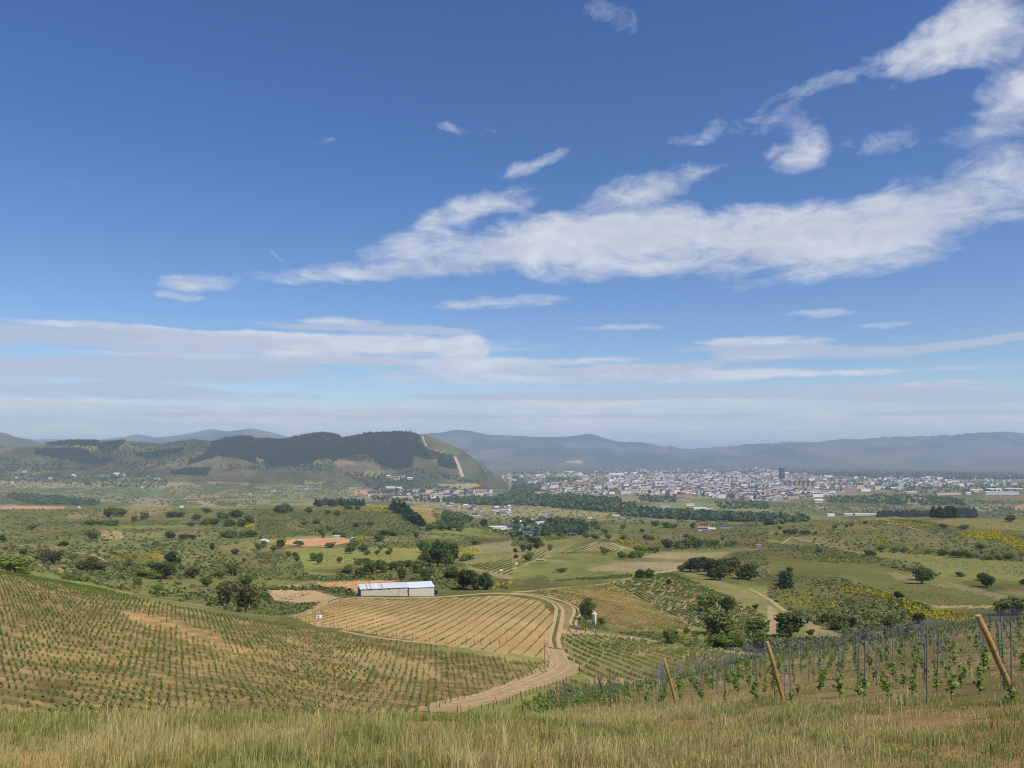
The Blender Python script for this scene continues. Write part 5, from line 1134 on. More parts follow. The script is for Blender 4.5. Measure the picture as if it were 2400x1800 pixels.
part('number_plate', [boxa(2.06, 2.085, -0.26, 0.26, 0.5, 0.62)], M_rim, car)

# ------------------------------------------------------------------ feed silo by the bend of the track
M_silo = simple('cream_fibreglass', (0.62, 0.58, 0.46), 0.5, 0.06, 2); M_pipe = simple('white_pipe', (0.80, 0.80, 0.78), 0.5, 0.03); M_leg = simple('dark_steel', (0.06, 0.065, 0.08), 0.6, 0.1)
x, y, z = hit(1393, 1466); q = y/F
sl_ = empty('feed_silo', (x, y, z), 0, label='small cream silo tank on dark legs with white pipe, beside a dark tree', cat='silo')
rr = 5.2*q; hb = 8*q; ht = 27*q
part('tank', [tube_arrays([(0, 0, hb*0.75), (0, 0, hb+0.3), (0, 0, ht-0.3), (0, 0, ht)], [rr*0.55, rr, rr, rr*0.96], 18)], M_silo, sl_, True)
part('cap', [tube_arrays([(0, 0, ht-0.02), (0, 0, ht+0.12), (0, 0, ht+0.5)], [rr*1.25, rr*1.2, rr*0.25], 18)], M_silo, sl_, True)
part('lid', [tube_arrays([(0, 0, ht+0.48), (0, 0, ht+0.66)], [rr*0.3, rr*0.3], 10)], M_pipe, sl_)
part('fill_pipe', [tube_arrays([(rr*0.3, -rr*1.1, hb*0.3), (rr*0.3, -rr*1.1, ht-0.1), (rr*0.2, -rr*0.6, ht+0.25)], [0.13, 0.13, 0.12], 8)], M_pipe, sl_, True)
for a in range(4): part('leg', [tube_arrays([(math.cos(a*1.57+.78)*rr*0.95, math.sin(a*1.57+.78)*rr*0.95, -0.2), (math.cos(a*1.57+.78)*rr*0.9, math.sin(a*1.57+.78)*rr*0.9, hb+0.35)], [0.07, 0.07], 6)], M_leg, sl_)
part('hopper', [tube_arrays([(0, 0, hb*0.25), (0, 0, hb*0.78)], [rr*0.15, rr*0.55], 14)], M_leg, sl_, True)

# ------------------------------------------------------------------ bags on the corner of the sandy vineyard
M_bag = simple('white_woven_bag', (0.74, 0.76, 0.80), 0.8, 0.06, 6); M_bag2 = simple('cream_woven_bag', (0.62, 0.56, 0.45), 0.85, 0.08, 6); M_strap = simple('blue_strap', (0.16, 0.22, 0.36), 0.8, 0.1)
def bag(px, py, w, h, m, label):
    x, y, z = hit(px, py)
    e = empty('bulk_bag', (x, y, z), random.random(), label=label, cat='bag')
    V = []; n_ = 14
    prof = [(0.0, 0.72), (0.12, 0.95), (0.35, 1.05), (0.6, 0.98), (0.85, 0.9), (1.0, 0.62), (1.04, 0.2)]
    r_ = np.random.default_rng(int(px))
    for zz, rr_ in prof:
        for k in range(n_):
            a = 2*math.pi*k/n_; sq = 1/max(abs(math.cos(a)), abs(math.sin(a)))**0.55*0.85
            V.append((math.cos(a)*rr_*sq*w/2+r_.normal()*0.02, math.sin(a)*rr_*sq*w/2+r_.normal()*0.02, zz*h-0.02))
    Q = [(i*n_+k, i*n_+(k+1) % n_, (i+1)*n_+(k+1) % n_, (i+1)*n_+k) for i in range(len(prof)-1) for k in range(n_)]
    link('sack', mesh_np('sack', np.array(V), np.array(Q), m, smooth=True), e)
    for sx_ in (-1, 1): part('lifting_strap', [tube_arrays([(sx_*w*0.35, -w*0.35, h*0.85), (sx_*w*0.38, 0, h*1.18), (sx_*w*0.35, w*0.35, h*0.85)], [0.03, 0.03, 0.03], 5)], M_strap, e)
bag(750, 1450, 0.95, 0.85, M_bag, 'white bulk bag standing on bare soil at the corner of the sandy vineyard')
bag(743.5, 1445.5, 0.55, 0.4, M_bag, 'small folded white bag behind the bulk bag on bare soil')
bag(742, 1450.5, 0.6, 0.5, M_bag2, 'slumped cream bag leaning next to the white bulk bag')

# ------------------------------------------------------------------ vineyard workers
M_skin = simple('skin', (0.42, 0.26, 0.18), 0.6, 0.05); M_hair = simple('hair', (0.03, 0.022, 0.018), 0.8, 0.1)
def person(px, py, bend, rz, top, legs, label, hat=None):
    x, y, z = hit(px, py)
    e = empty('person', (x, y, z), rz, label=label, cat='person', group=None)
    b_ = bend; sb, cb = math.sin(b_), math.cos(b_)
    hip = Vector((0, 0, 0.90-0.10*sb)); ch = hip+Vector((0.50*sb, 0, 0.50*cb)); nk = hip+Vector((0.60*sb, 0, 0.60*cb)); hd = nk+Vector((0.13*sb+0.03, 0, 0.20*cb-0.03*sb))
    vs = [hip, hip+Vector((0.25*sb, 0, 0.25*cb)), ch, nk]; rd = [0.16, 0.145, 0.17, 0.07]; ed = [(0, 1), (1, 2), (2, 3)]
    for s_ in (-1, 1):
        i0 = len(vs); ft = 0.12*s_
        vs += [hip+Vector((0, 0.10*s_, -0.04)), Vector((0.06, 0.12*s_, 0.47)), Vector((-0.03+ft*0.8, 0.13*s_, 0.09)), Vector((0.13+ft*0.8, 0.15*s_, 0.04))]; rd += [0.115, 0.075, 0.05, 0.045]
        ed += [(0, i0), (i0, i0+1), (i0+1, i0+2), (i0+2, i0+3)]
        i1 = len(vs); sh_ = ch+Vector((0.06*sb, 0.20*s_, 0.06*cb))
        hnd = Vector((sh_.x+0.22+0.15*sb, 0.17*s_, max(0.45, sh_.z-0.50)))
        elb = (sh_+hnd)/2+Vector((-0.06, 0.05*s_, -0.04))
        vs += [sh_, elb, hnd]; rd += [0.07, 0.05, 0.035]; ed += [(2, i1), (i1, i1+1), (i1+1, i1+2)]
        for f in range(5):
            i2 = len(vs); o_ = Vector((0.03, (f-2)*0.018*s_, -0.05)) if f else Vector((0.05, -0.03*s_, 0.0))
            vs += [hnd+o_, hnd+o_*1.9+Vector((0, 0, -0.015))]; rd += [0.010, 0.008]; ed += [(i1+2, i2), (i2, i2+1)]
    me = bpy.data.meshes.new('body'); me.from_pydata([tuple(v) for v in vs], ed, [])
    o = bpy.data.objects.new('body', me); COL.objects.link(o)
    md = o.modifiers.new('skin', 'SKIN'); md.use_smooth_shade = True
    for i, r_ in enumerate(rd): me.skin_vertices[0].data[i].radius = (r_, r_*0.85)
    me.skin_vertices[0].data[0].use_root = True
    o.modifiers.new('sub', 'SUBSURF').levels = 1
    dg_ = bpy.context.evaluated_depsgraph_get(); dg_.update(); m2 = bpy.data.meshes.new_from_object(o.evaluated_get(dg_))
    o.modifiers.clear(); o.data = m2; m2.materials.clear(); m2.materials.append(legs); m2.materials.append(top); m2.materials.append(M_skin)
    hands = [v for i, v in enumerate(vs) if rd[i] == 0.035]
    for p in m2.polygons:
        c_ = p.center
        p.material_index = 2 if any((c_-h_).length < 0.12 for h_ in hands) else (1 if (c_-hip).dot(Vector((sb, 0, cb))) > 0.03 and c_.z > 0.4 else 0)
    o.parent = e
    v, q_ = tube_arrays([tuple(hd+Vector((0, 0, t_))) for t_ in (-0.12, -0.08, 0.0, 0.06, 0.10, 0.12)], [0.04, 0.07, 0.085, 0.08, 0.055, 0.02], 12)
    hh = link('head', mesh_np('head', v, q_, M_skin, smooth=True), e)
    part('nose', [tube_arrays([tuple(hd+Vector((0.07, 0, 0.0))), tuple(hd+Vector((0.10, 0, -0.025)))], [0.012, 0.016], 6)], M_skin, hh)
    for s_ in (-1, 1):
        part('eye', [tube_arrays([tuple(hd+Vector((0.07, 0.03*s_, 0.015))), tuple(hd+Vector((0.082, 0.03*s_, 0.015)))], [0.011, 0.009], 6)], M_hair, hh)
        part('ear', [tube_arrays([tuple(hd+Vector((0, 0.075*s_, -0.01))), tuple(hd+Vector((-0.01, 0.095*s_, 0.0)))], [0.025, 0.02], 6)], M_skin, hh)
    part('mouth', [boxa(hd.x+0.068, hd.x+0.082, -0.022, 0.022, hd.z-0.055, hd.z-0.047)], M_lamp, hh)
    if hat:
        part('hat', [tube_arrays([tuple(hd+Vector((0, 0, 0.05))), tuple(hd+Vector((0, 0, 0.06))), tuple(hd+Vector((0, 0, 0.065))), tuple(hd+Vector((0, 0, 0.15)))], [0.17, 0.17, 0.10, 0.085], 14)], hat, e)
    else:
        part('hair', [tube_arrays([tuple(hd+Vector((-0.02, 0, t_))) for t_ in (-0.05, 0.03, 0.09, 0.135)], [0.085, 0.09, 0.075, 0.03], 12)], M_hair, e, True)
    return e
C_navy = simple('navy_cloth', (0.05, 0.055, 0.13), 0.9, 0.1); C_blue = simple('blue_cloth', (0.14, 0.17, 0.30), 0.9, 0.1); C_white = simple('white_cloth', (0.78, 0.78, 0.76), 0.9, 0.04)
C_brown = simple('brown_cloth', (0.20, 0.14, 0.10), 0.9, 0.1); C_grey = simple('grey_cloth', (0.22, 0.22, 0.24), 0.9, 0.1)
person(1337, 1486, 1.15, R(200), C_navy, C_navy, 'person in navy clothes bent over the vines at the end of the row')
person(1351, 1483, 0.15, R(250), C_blue, C_navy, 'person in blue jacket standing at the top of the vineyard by the track')
person(1372, 1486, 0.7, R(300), C_brown, C_brown, 'person in brown with white hat leaning over the vines', C_white)
person(1398, 1491, 0.9, R(200), C_grey, C_brown, 'person in grey with white hat bending low among the vines', C_white)
person(1479.5, 1506, 0.1, R(180), C_white, C_white, 'person dressed in white standing at the edge of the green vine rows')

# ------------------------------------------------------------------ houses, villages and the town
WALLC = {'white': (0.78, 0.74, 0.67), 'cream': (0.66, 0.57, 0.40), 'pinkish': (0.58, 0.42, 0.34), 'brick red': (0.36, 0.215, 0.165), 'grey': (0.45, 0.44, 0.43), 'yellow': (0.68, 0.56, 0.28), 'brown': (0.34, 0.21, 0.15), 'stone': (0.36, 0.32, 0.26)}
ROOFC = {'slate': (0.075, 0.075, 0.09), 'red tile': (0.33, 0.17, 0.11), 'pale': (0.62, 0.61, 0.60), 'grey': (0.30, 0.29, 0.29)}
WM = {k: simple('wall_'+k.replace(' ', '_'), c, 0.9, 0.08, 0.2) for k, c in WALLC.items()}
RM = {k: simple('roof_'+k.replace(' ', '_'), c, 0.8, 0.12, 0.2) for k, c in ROOFC.items()}
M_win = simple('window_glass', (0.03, 0.035, 0.045), 0.2, 0.05)
HW = (np.array([(-.5,-.5,-.15),(.5,-.5,-.15),(.5,.5,-.15),(-.5,.5,-.15),(-.5,-.5,.68),(.5,-.5,.68),(.5,.5,.68),(-.5,.5,.68),(-.5,0,.97),(.5,0,.97)], float),
      np.array([(0,1,5,4),(2,3,7,6),(1,2,6,5),(3,0,4,7),(4,7,8,8),(6,5,9,9)]))
def tri_fix(v, q):
    return v, [tuple(dict.fromkeys(f)) for f in q.tolist()]
HR = (np.array([(-.55,-.6,.66),(.55,-.6,.66),(.55,0,1.0),(-.55,0,1.0),(.55,.6,.66),(-.55,.6,.66),(-.55,-.6,.62),(.55,-.6,.62),(.55,0,.96),(-.55,0,.96),(.55,.6,.62),(-.55,.6,.62)], float),
      np.array([(0,1,2,3),(3,2,4,5),(7,6,9,8),(8,9,11,10),(0,6,7,1),(5,4,10,11),(1,7,8,2),(2,8,10,4),(3,9,6,0),(5,11,9,3)]))
def pym(name, v, faces, mats, mi=None):
    me = bpy.data.meshes.new(name); me.from_pydata([tuple(map(float, p)) for p in v], [], [tuple(f) for f in faces])
    for m in mats: me.materials.append(m)
    if mi is not None: me.polygons.foreach_set('material_index', mi)
    return me
MC = {}
def hmesh(kind, wall, roof):
    """returns wall mesh, roof mesh, both unit sized"""
    key = (kind, wall, roof)
    if key not in MC:
        if kind == 'house':
            MC[key] = (pym('house_wall', *tri_fix(*HW), [WM[wall]]), mesh_np('house_roof', *HR, RM[roof]))
        elif kind == 'block':
            MC[key] = (mesh_np('block_wall', *boxa(-.5, .5, -.5, .5, -.15, .93), WM[wall]), mesh_np('block_roof', *joined([boxa(-.52, .52, -.54, .54, .932, 1.0), boxa(-.2, .05, -.2, .2, 1.0, 1.12)]), RM[roof]))
        else:
            MC[key] = (mesh_np('hall_wall', *boxa(-.5, .5, -.5, .5, -.15, .80), WM[wall]), mesh_np('hall_roof', *joined([sheet(-.51, .51, -.53, .80, 0, .97, .04), sheet(-.51, .51, 0, .97, .53, .80, .04)]), RM[roof]))
    return MC[key]
def house(px, py, wpx, hpx, kind, wall, roof, label, cat='house', rz=None, depth=None, windows=0, ymin=0, dm=None, Yset=None, group=None):
    x, y, z = hit(px, py, ymin)
    w = wpx/F*y; h = hpx/F*y; d_ = dm or min(max(w*0.6, 6), 16)
    rz = random.uniform(-0.35, 0.35) if rz is None else rz
    e = empty({'house': 'house', 'block': 'apartment_block', 'hall': 'industrial_hall'}[kind], (x, y+d_*0.5, float(ground(x, y+d_*0.5))-0.3), rz, label=label, cat=cat, group=group)
    e.scale = (w, d_, h*1.03)
    wm_, rm_ = hmesh(kind, wall, roof)
    wo_ = link('wall', wm_, e); link('roof', rm_, e)
    for k in range(windows):
        a = -0.5+(k+0.5)/windows
        for zz in (0.12, 0.42): link('window', mesh_np('window', *boxa(a-0.16/windows, a+0.16/windows, -0.515, -0.49, zz, zz+0.17), M_win), e)
    if kind == 'house' and windows: link('door', mesh_np('door', *boxa(-0.03, 0.03, -0.513, -0.49, -0.02, 0.26), M_win), e)
    return e
def H(zf, zx, zy, zw, zh, kind, wall, roof, label, **k):
    (px, py), = zf((zx, zy)); return house(px, py, zw/3.687, zh/3.687, kind, wall, roof, label, **k)
H(zB, 985, 752, 38, 42, 'house', 'white', 'slate', 'tall narrow white house beside the bare red plot at the village edge', windows=2)
H(zB, 1245, 776, 130, 38, 'hall', 'cream', 'slate', 'long cream building with dark slate roof in the village below the hill', windows=9, cat='building', rz=0.05)
H(zB, 1335, 776, 52, 50, 'house', 'cream', 'slate', 'cream gabled wing at the end of the long cream building', windows=3, rz=1.5)
H(zB, 1480, 768, 62, 50, 'house', 'cream', 'red tile', 'cream house with red tiled roof in the middle of the village', windows=3)
H(zB, 1530, 782, 36, 26, 'house', 'white', 'pale', 'small bright white house with pale roof in front of the cream village house')
H(zB, 1850, 748, 44, 42, 'house', 'pinkish', 'slate', 'pinkish house at the foot of the steep hill spur', windows=2)
H(zB, 1940, 748, 90, 58, 'house', 'white', 'red tile', 'large white and red building with gable at the foot of the hill spur', windows=5, cat='building')
H(zB, 2000, 752, 60, 38, 'house', 'white', 'grey', 'white house with grey roof beside the large gabled building', windows=3)
H(zB, 1235, 690, 44, 22, 'house', 'white', 'pale', 'low white house between two dark cypresses above the village')
H(zB, 1160, 682, 80, 24, 'hall', 'white', 'slate', 'long low white house with slate roof above the village', cat='house')
H(zB, 1350, 706, 40, 26, 'house', 'white', 'slate', 'white house with slate roof uphill of the village church trees')
H(zB, 1395, 712, 38, 26, 'house', 'white', 'grey', 'white house with grey roof on the slope above the village')
H(zB, 1205, 604, 70, 26, 'house', 'cream', 'red tile', 'cream house with red roof in the hamlet on the hill flank', windows=3)
H(zB, 1145, 590, 36, 22, 'house', 'pinkish', 'pale', 'pinkish house at the end of the hamlet on the hill flank')
H(zB, 1262, 594, 36, 26, 'house', 'white', 'red tile', 'white house with red roof in the hamlet on the hill flank')
H(zB, 1330, 606, 46, 20, 'house', 'grey', 'pale', 'grey house with pale roof below the hamlet on the hill flank')
H(zB, 1075, 752, 90, 24, 'house', 'brick red', 'red tile', 'low brick-red houses row beside the dark tree in the village')
H(zB, 1150, 760, 60, 26, 'house', 'brick red', 'slate', 'brick-red house with slate roof behind the long cream building')
H(zB, 1600, 752, 60, 32, 'house', 'white', 'grey', 'white house with grey roof in the middle of the village street')
H(zB, 1660, 752, 60, 30, 'house', 'white', 'slate', 'white house with slate roof in the middle of the village street')
H(zB, 1715, 756, 60, 26, 'house', 'grey', 'slate', 'grey house with slate roof near the yellow village house')
H(zB, 1775, 752, 34, 40, 'house', 'yellow', 'slate', 'bright yellow house standing above its village neighbours', windows=2)
H(zB, 1475, 838, 36, 38, 'house', 'pinkish', 'red tile', 'narrow pink house at the lower edge of the village')
H(zB, 1900, 810, 110, 22, 'hall', 'white', 'red tile', 'long low white house in front of the river wood', cat='house')
H(zB, 2080, 862, 34, 26, 'house', 'white', 'pale', 'bright white house with pale roof on the open valley field')
H(zB, 2160, 870, 70, 22, 'hall', 'white', 'slate', 'low white hall with slate roof on the open valley field', cat='hall')
H(zB, 1895, 920, 56, 26, 'house', 'white', 'slate', 'white house with slate roof standing alone beside dark shrubs in the valley')
H(zB, 2050, 908, 46, 26, 'house', 'cream', 'red tile', 'cream villa with red roof among valley shrubs')
H(zB, 2140, 915, 50, 14, 'hall', 'cream', 'pale', 'low pale hall beside the cream villa', cat='hall')
H(zB, 1925, 965, 28, 16, 'house', 'white', 'slate', 'tiny white house beside the dark round tree by the valley road')
H(zB, 2085, 1032, 150, 26, 'hall', 'white', 'pale', 'long pale warehouse beside the asphalt valley road', cat='warehouse')
H(zB, 70, 1145, 55, 28, 'house', 'white', 'pale', 'white hut with light roof among trees near the red field')
H(zB, 690, 1105, 55, 18, 'hall', 'grey', 'pale', 'pale green-grey shelter on the edge of the bare red field', cat='shelter')
H(zB, 800, 1115, 60, 22, 'house', 'white', 'slate', 'white cottage on the corner of the bare red field')
H(zB, 1065, 1165, 40, 14, 'hall', 'stone', 'grey', 'tiny stone shed on the meadow beyond the red field', cat='shed')
H(zB, 2120, 1398, 28, 12, 'hall', 'white', 'pale', 'tiny pale hut beside the far vine rows', cat='hut')
H(zB, 400, 690, 60, 18, 'house', 'white', 'slate', 'white farmhouse on the long ridge left bare of trees below the hill'.replace(' left', ''))
H(zB, 438, 688, 26, 28, 'house', 'pinkish', 'red tile', 'small pink house joined to the white ridge farmhouse')
H(zB, 520, 690, 70, 16, 'hall', 'stone', 'slate', 'low stone barn east of the white ridge farmhouse', cat='barn')
H(zB, 140, 706, 40, 14, 'house', 'white', 'grey', 'small white house by the dark bush on the ridge below the hill')
H(zA, 1565, 850, 26, 20, 'house', 'white', 'pale', 'bright white cube house on the brow of the green hillside')
H(zA, 675, 850, 14, 14, 'house', 'white', 'pale', 'tiny white hut near the end of the red strip field')
H(zA, 140, 590, 20, 18, 'house', 'white', 'slate', 'small white house at the start of the far valley hamlet')
H(zA, 210, 545, 34, 14, 'hall', 'grey', 'pale', 'pale roofed barn on the slope above the far valley hamlet', cat='barn')
H(zA, 265, 602, 60, 18, 'house', 'grey', 'slate', 'grey slate-roofed house in the far valley hamlet')
H(zA, 340, 605, 50, 18, 'house', 'stone', 'slate', 'stone house with slate roof in the far valley hamlet')
H(zA, 430, 602, 26, 22, 'house', 'cream', 'red tile', 'cream house with reddish roof ending the far valley hamlet')
H(zA, 630, 585, 36, 24, 'house', 'white', 'pale', 'white house with pale gable alone past the hamlet')
H(zA, 890, 582, 90, 18, 'hall', 'stone', 'red tile', 'long brown-roofed barn below the wooded hill', cat='barn')
H(zA, 1005, 570, 46, 24, 'house', 'white', 'pale', 'large bright white house below the wooded hill')
H(zA, 1065, 578, 28, 24, 'house', 'cream', 'grey', 'cream house beside the large bright white house')
H(zA, 1150, 580, 30, 14, 'house', 'white', 'slate', 'low white slate-roofed house below the wooded hill')
H(zA, 1265, 582, 26, 18, 'house', 'grey', 'slate', 'grey slate-roofed house below the wooded hill')
H(zA, 1350, 606, 50, 12, 'hall', 'grey', 'pale', 'pale low roof in the grove below the wooded hill', cat='hall')
H(zA, 105, 645, 18, 24, 'house', 'cream', 'pale', 'cream tower-like hut beside the round dark grove')
H(zA, 1225, 680, 18, 14, 'house', 'white', 'pale', 'tiny white house in the line of dark trees on the plain')
H(zA, 2160, 732, 20, 10, 'house', 'white', 'pale', 'tiny white house on the open slope beyond the ridge')
H(zC, 90, 1000, 60, 34, 'house', 'cream', 'slate', 'cream slate-roofed house in the stone hamlet', windows=3)
H(zC, 115, 1045, 70, 40, 'house', 'stone', 'grey', 'pale stone house in the middle of the stone hamlet', windows=3)
H(zC, 130, 1098, 90, 50, 'house', 'stone', 'slate', 'big stone house with slate gable at the lower end of the hamlet', windows=4)
H(zC, 240, 1002, 90, 34, 'hall', 'white', 'pale', 'long white hall beside the dark trees of the hamlet', cat='hall')
H(zC, 340, 1000, 60, 26, 'house', 'white', 'slate', 'white slate-roofed house between two dark trees of the hamlet')
H(zC, 520, 1090, 80, 28, 'house', 'brick red', 'slate', 'red house with half slate roof on the green valley meadow', windows=3)
H(zC, 600, 1082, 70, 10, 'hall', 'white', 'pale', 'low white greenhouse beside the red house', cat='greenhouse')
H(zC, 250, 1308, 80, 16, 'hall', 'stone', 'grey', 'low grey-roofed field barn beside the striped vineyard', cat='barn')
H(zC, 40, 1345, 16, 24, 'house', 'stone', 'pale', 'tiny pale hut on the path at the edge of vine rows', cat='hut')
H(zC, 2140, 1190, 46, 26, 'hall', 'stone', 'grey', 'grey stone hut on the bare brow of the hillside', cat='hut')
H(zC, 1540, 832, 72, 18, 'hall', 'white', 'pale', 'white-roofed shed alone on the green field before the town', cat='shed')
H(zC, 1320, 845, 90, 16, 'hall', 'grey', 'grey', 'grey barn with grey roof on the fields before the town', cat='barn')
H(zC, 1625, 868, 110, 22, 'house', 'white', 'pale', 'white farm complex with cream end before the town')
H(zC, 1575, 866, 40, 20, 'house', 'yellow', 'red tile', 'yellow house joined to the white farm complex')
H(zC, 1700, 868, 70, 14, 'hall', 'grey', 'pale', 'pale low halls beside the white farm complex', cat='hall')
H(zC, 1895, 882, 50, 12, 'hall', 'grey', 'pale', 'small pale hall on the road across the fields', cat='hall')
H(zC, 1660, 1045, 100, 38, 'house', 'white', 'red tile', 'white villa with reddish roof on the green ridge', windows=4)
H(zC, 1730, 1042, 60, 24, 'house', 'white', 'pale', 'white annex with pale roof next to the villa')
H(zC, 1855, 1028, 110, 24, 'hall', 'grey', 'slate', 'long dark slate-roofed house next to the white villa', cat='house')
H(zC, 670, 940, 38, 14, 'hall', 'white', 'red tile', 'small white and red roofed shed on the dry field', cat='shed')
H(zC, 905, 920, 80, 14, 'hall', 'white', 'grey', 'long white greenhouse roof among the river trees', cat='greenhouse')
H(zC, 240, 912, 36, 12, 'house', 'pinkish', 'pale', 'small pinkish house on the dry field by the river wood')
H(zC, 300, 908, 60, 16, 'hall', 'white', 'slate', 'white hall with dark roof on the dry field by the river wood', cat='hall')
H(zC, 560, 785, 50, 14, 'house', 'white', 'pale', 'white house sunk in the dark river wood')
H(zC, 245, 748, 100, 40, 'block', 'cream', 'red tile', 'cream apartment block with many balconies at the near edge of town', windows=6, cat='apartment block', rz=0.05)
H(zC, 340, 748, 60, 38, 'block', 'pinkish', 'slate', 'pinkish apartment block behind the cream one at the edge of town', cat='apartment block')
H(zC, 400, 750, 50, 38, 'house', 'cream', 'grey', 'cream gabled apartment house at the edge of the river wood')
H(zC, 1285, 705, 120, 34, 'block', 'pinkish', 'slate', 'long tan apartment block before the dark town roofs', cat='apartment block')
H(zC, 1130, 700, 70, 32, 'block', 'white', 'grey', 'white apartment block beside the long tan one', cat='apartment block')
H(zC, 1740, 742, 240, 30, 'hall', 'grey', 'pale', 'very long pale grey hall on the near edge of town', cat='hall')
H(zC, 1905, 745, 80, 40, 'block', 'brick red', 'red tile', 'square brick-red building at the end of the long grey hall', cat='building')
H(zC, 1480, 755, 150, 26, 'block', 'brick red', 'slate', 'row of brick-red houses with slate roofs at the town edge', cat='building')
H(zC, 600, 650, 170, 26, 'hall', 'brick red', 'red tile', 'long red-roofed block with pale ends inside the town', cat='building')
H(zC, 900, 570, 130, 20, 'hall', 'white', 'pale', 'large bright white hall roofs at the back of the town', cat='hall')
H(zC, 495, 545, 80, 14, 'hall', 'white', 'pale', 'white warehouse roof in the trees far behind the town', cat='warehouse')
H(zC, 1335, 640, 36, 30, 'block', 'white', 'pale', 'small bright white tower block in mid town', cat='apartment block')
for k in range(4): H(zC, 1850+k*34, 645, 26, 62-6*(k % 2), 'block', 'grey', 'slate', 'grey tower block in the row of grey towers in mid town', cat='apartment block', group='grey tower blocks in mid town', rz=0.2, dm=16)
for k in range(7): H(zD, 165+k*40, 668+k*4, 30, 52+k*3-(12 if k < 2 else 0), 'block', 'brown' if k % 2 else 'brick red', 'slate', 'tall brown-red brick tower block in the row below the dark skyscraper', cat='apartment block', group='brick tower blocks below the skyscraper', rz=0.25, dm=18)
H(zD, 435, 690, 34, 58, 'block', 'yellow', 'pale', 'pale yellow tower block at the end of the brick tower row', cat='apartment block')
H(zD, 540, 720, 150, 32, 'block', 'pinkish', 'slate', 'long pinkish apartment block on the slope beside the towers', cat='apartment block')
H(zD, 700, 712, 140, 38, 'block', 'brown', 'grey', 'long brown apartment block on the slope beside the towers', cat='apartment block')
H(zD, 845, 708, 90, 24, 'block', 'white', 'pale', 'low white block between dark trees on the town slope', cat='building')
H(zD, 970, 692, 95, 28, 'block', 'yellow', 'pale', 'yellow school-like block above the green slope', cat='building')
H(zD, 1150, 696, 40, 40, 'block', 'cream', 'pale', 'cream tower-like building beside the low white houses', cat='building')
H(zD, 1100, 694, 60, 22, 'house', 'white', 'pale', 'low white house beside the cream tower-like building')
H(zD, 445, 805, 66, 32, 'house', 'white', 'pale', 'white country house alone on the green slope before the towers')
H(zD, 545, 922, 66, 24, 'hall', 'white', 'pale', 'white-roofed hall behind the broom ridge', cat='hall')
H(zD, 690, 915, 90, 18, 'hall', 'grey', 'pale', 'grey pale-roofed hall behind the broom ridge', cat='hall')
H(zD, 850, 915, 180, 18, 'hall', 'white', 'pale', 'very long white hall behind the broom ridge', cat='hall')
H(zD, 2030, 735, 250, 26, 'hall', 'white', 'pale', 'huge white industrial hall on the plateau above the scrub', cat='industrial hall')
H(zD, 2130, 705, 140, 26, 'hall', 'brick red', 'pale', 'red-walled industrial hall behind the huge white one', cat='industrial hall')
H(zD, 1960, 702, 120, 22, 'hall', 'white', 'pale', 'bright white industrial hall behind the huge white one', cat='industrial hall')
H(zD, 1800, 712, 130, 26, 'hall', 'pinkish', 'pale', 'pinkish grey industrial hall beside the huge white one', cat='industrial hall')
H(zD, 1560, 738, 240, 22, 'hall', 'pinkish', 'red tile', 'long low hall with reddish roof on the industrial plateau', cat='industrial hall')
H(zD, 1735, 735, 40, 22, 'house', 'white', 'pale', 'small bright white building between the industrial halls')
H(zD, 1245, 725, 90, 18, 'hall', 'cream', 'pale', 'cream low hall on the scrubby plateau edge', cat='hall')
H(zD, 1410, 708, 70, 14, 'hall', 'grey', 'grey', 'greenish grey low hall on the scrubby plateau edge', cat='hall')
H(zD, 1265, 778, 36, 16, 'house', 'grey', 'pale', 'small grey house in the scrub below the plateau')
H(zD, 1320, 776, 28, 20, 'house', 'cream', 'red tile', 'small orange-cream house in the scrub below the plateau')
H(zD, 1600, 635, 120, 18, 'hall', 'white', 'pale', 'long white hall far across the plain', cat='hall', ymin=4000)
H(zD, 2090, 655, 130, 14, 'hall', 'cream', 'red tile', 'far cream row of houses on the plain behind the industrial halls', cat='building', ymin=4000)

# the skyscraper
x, y, z = hit(*zD((118, 602))[0]); q = y/F
tw = empty('skyscraper', (x, y, z), 0.35, label='dark glass skyscraper standing high above the town', cat='skyscraper')
w = 11.0*q; hh_ = 27.0*q
M_twr = simple('dark_curtain_wall', (0.028, 0.032, 0.05), 0.4, 0.1, 0.05, 0, 0.3); M_twr2 = simple('spandrel', (0.05, 0.052, 0.07), 0.6, 0.05)
part('body', [boxa(-w/2, w/2, -w*0.35, w*0.35, -5, hh_*0.93)], M_twr, tw)
for k in range(24): part('floor_band', [boxa(-w/2-0.25, w/2+0.25, -w*0.35-0.25, w*0.35+0.25, hh_*0.93*(k+1)/25, hh_*0.93*(k+1)/25+0.9)], M_twr2, tw)
part('crown', [boxa(-w*0.42, w*0.42, -w*0.3, w*0.3, hh_*0.93, hh_)], M_twr2, tw); part('plant_room', [boxa(-w*0.2, w*0.2, -w*0.15, w*0.15, hh_, hh_*1.035)], WM['grey'], tw)

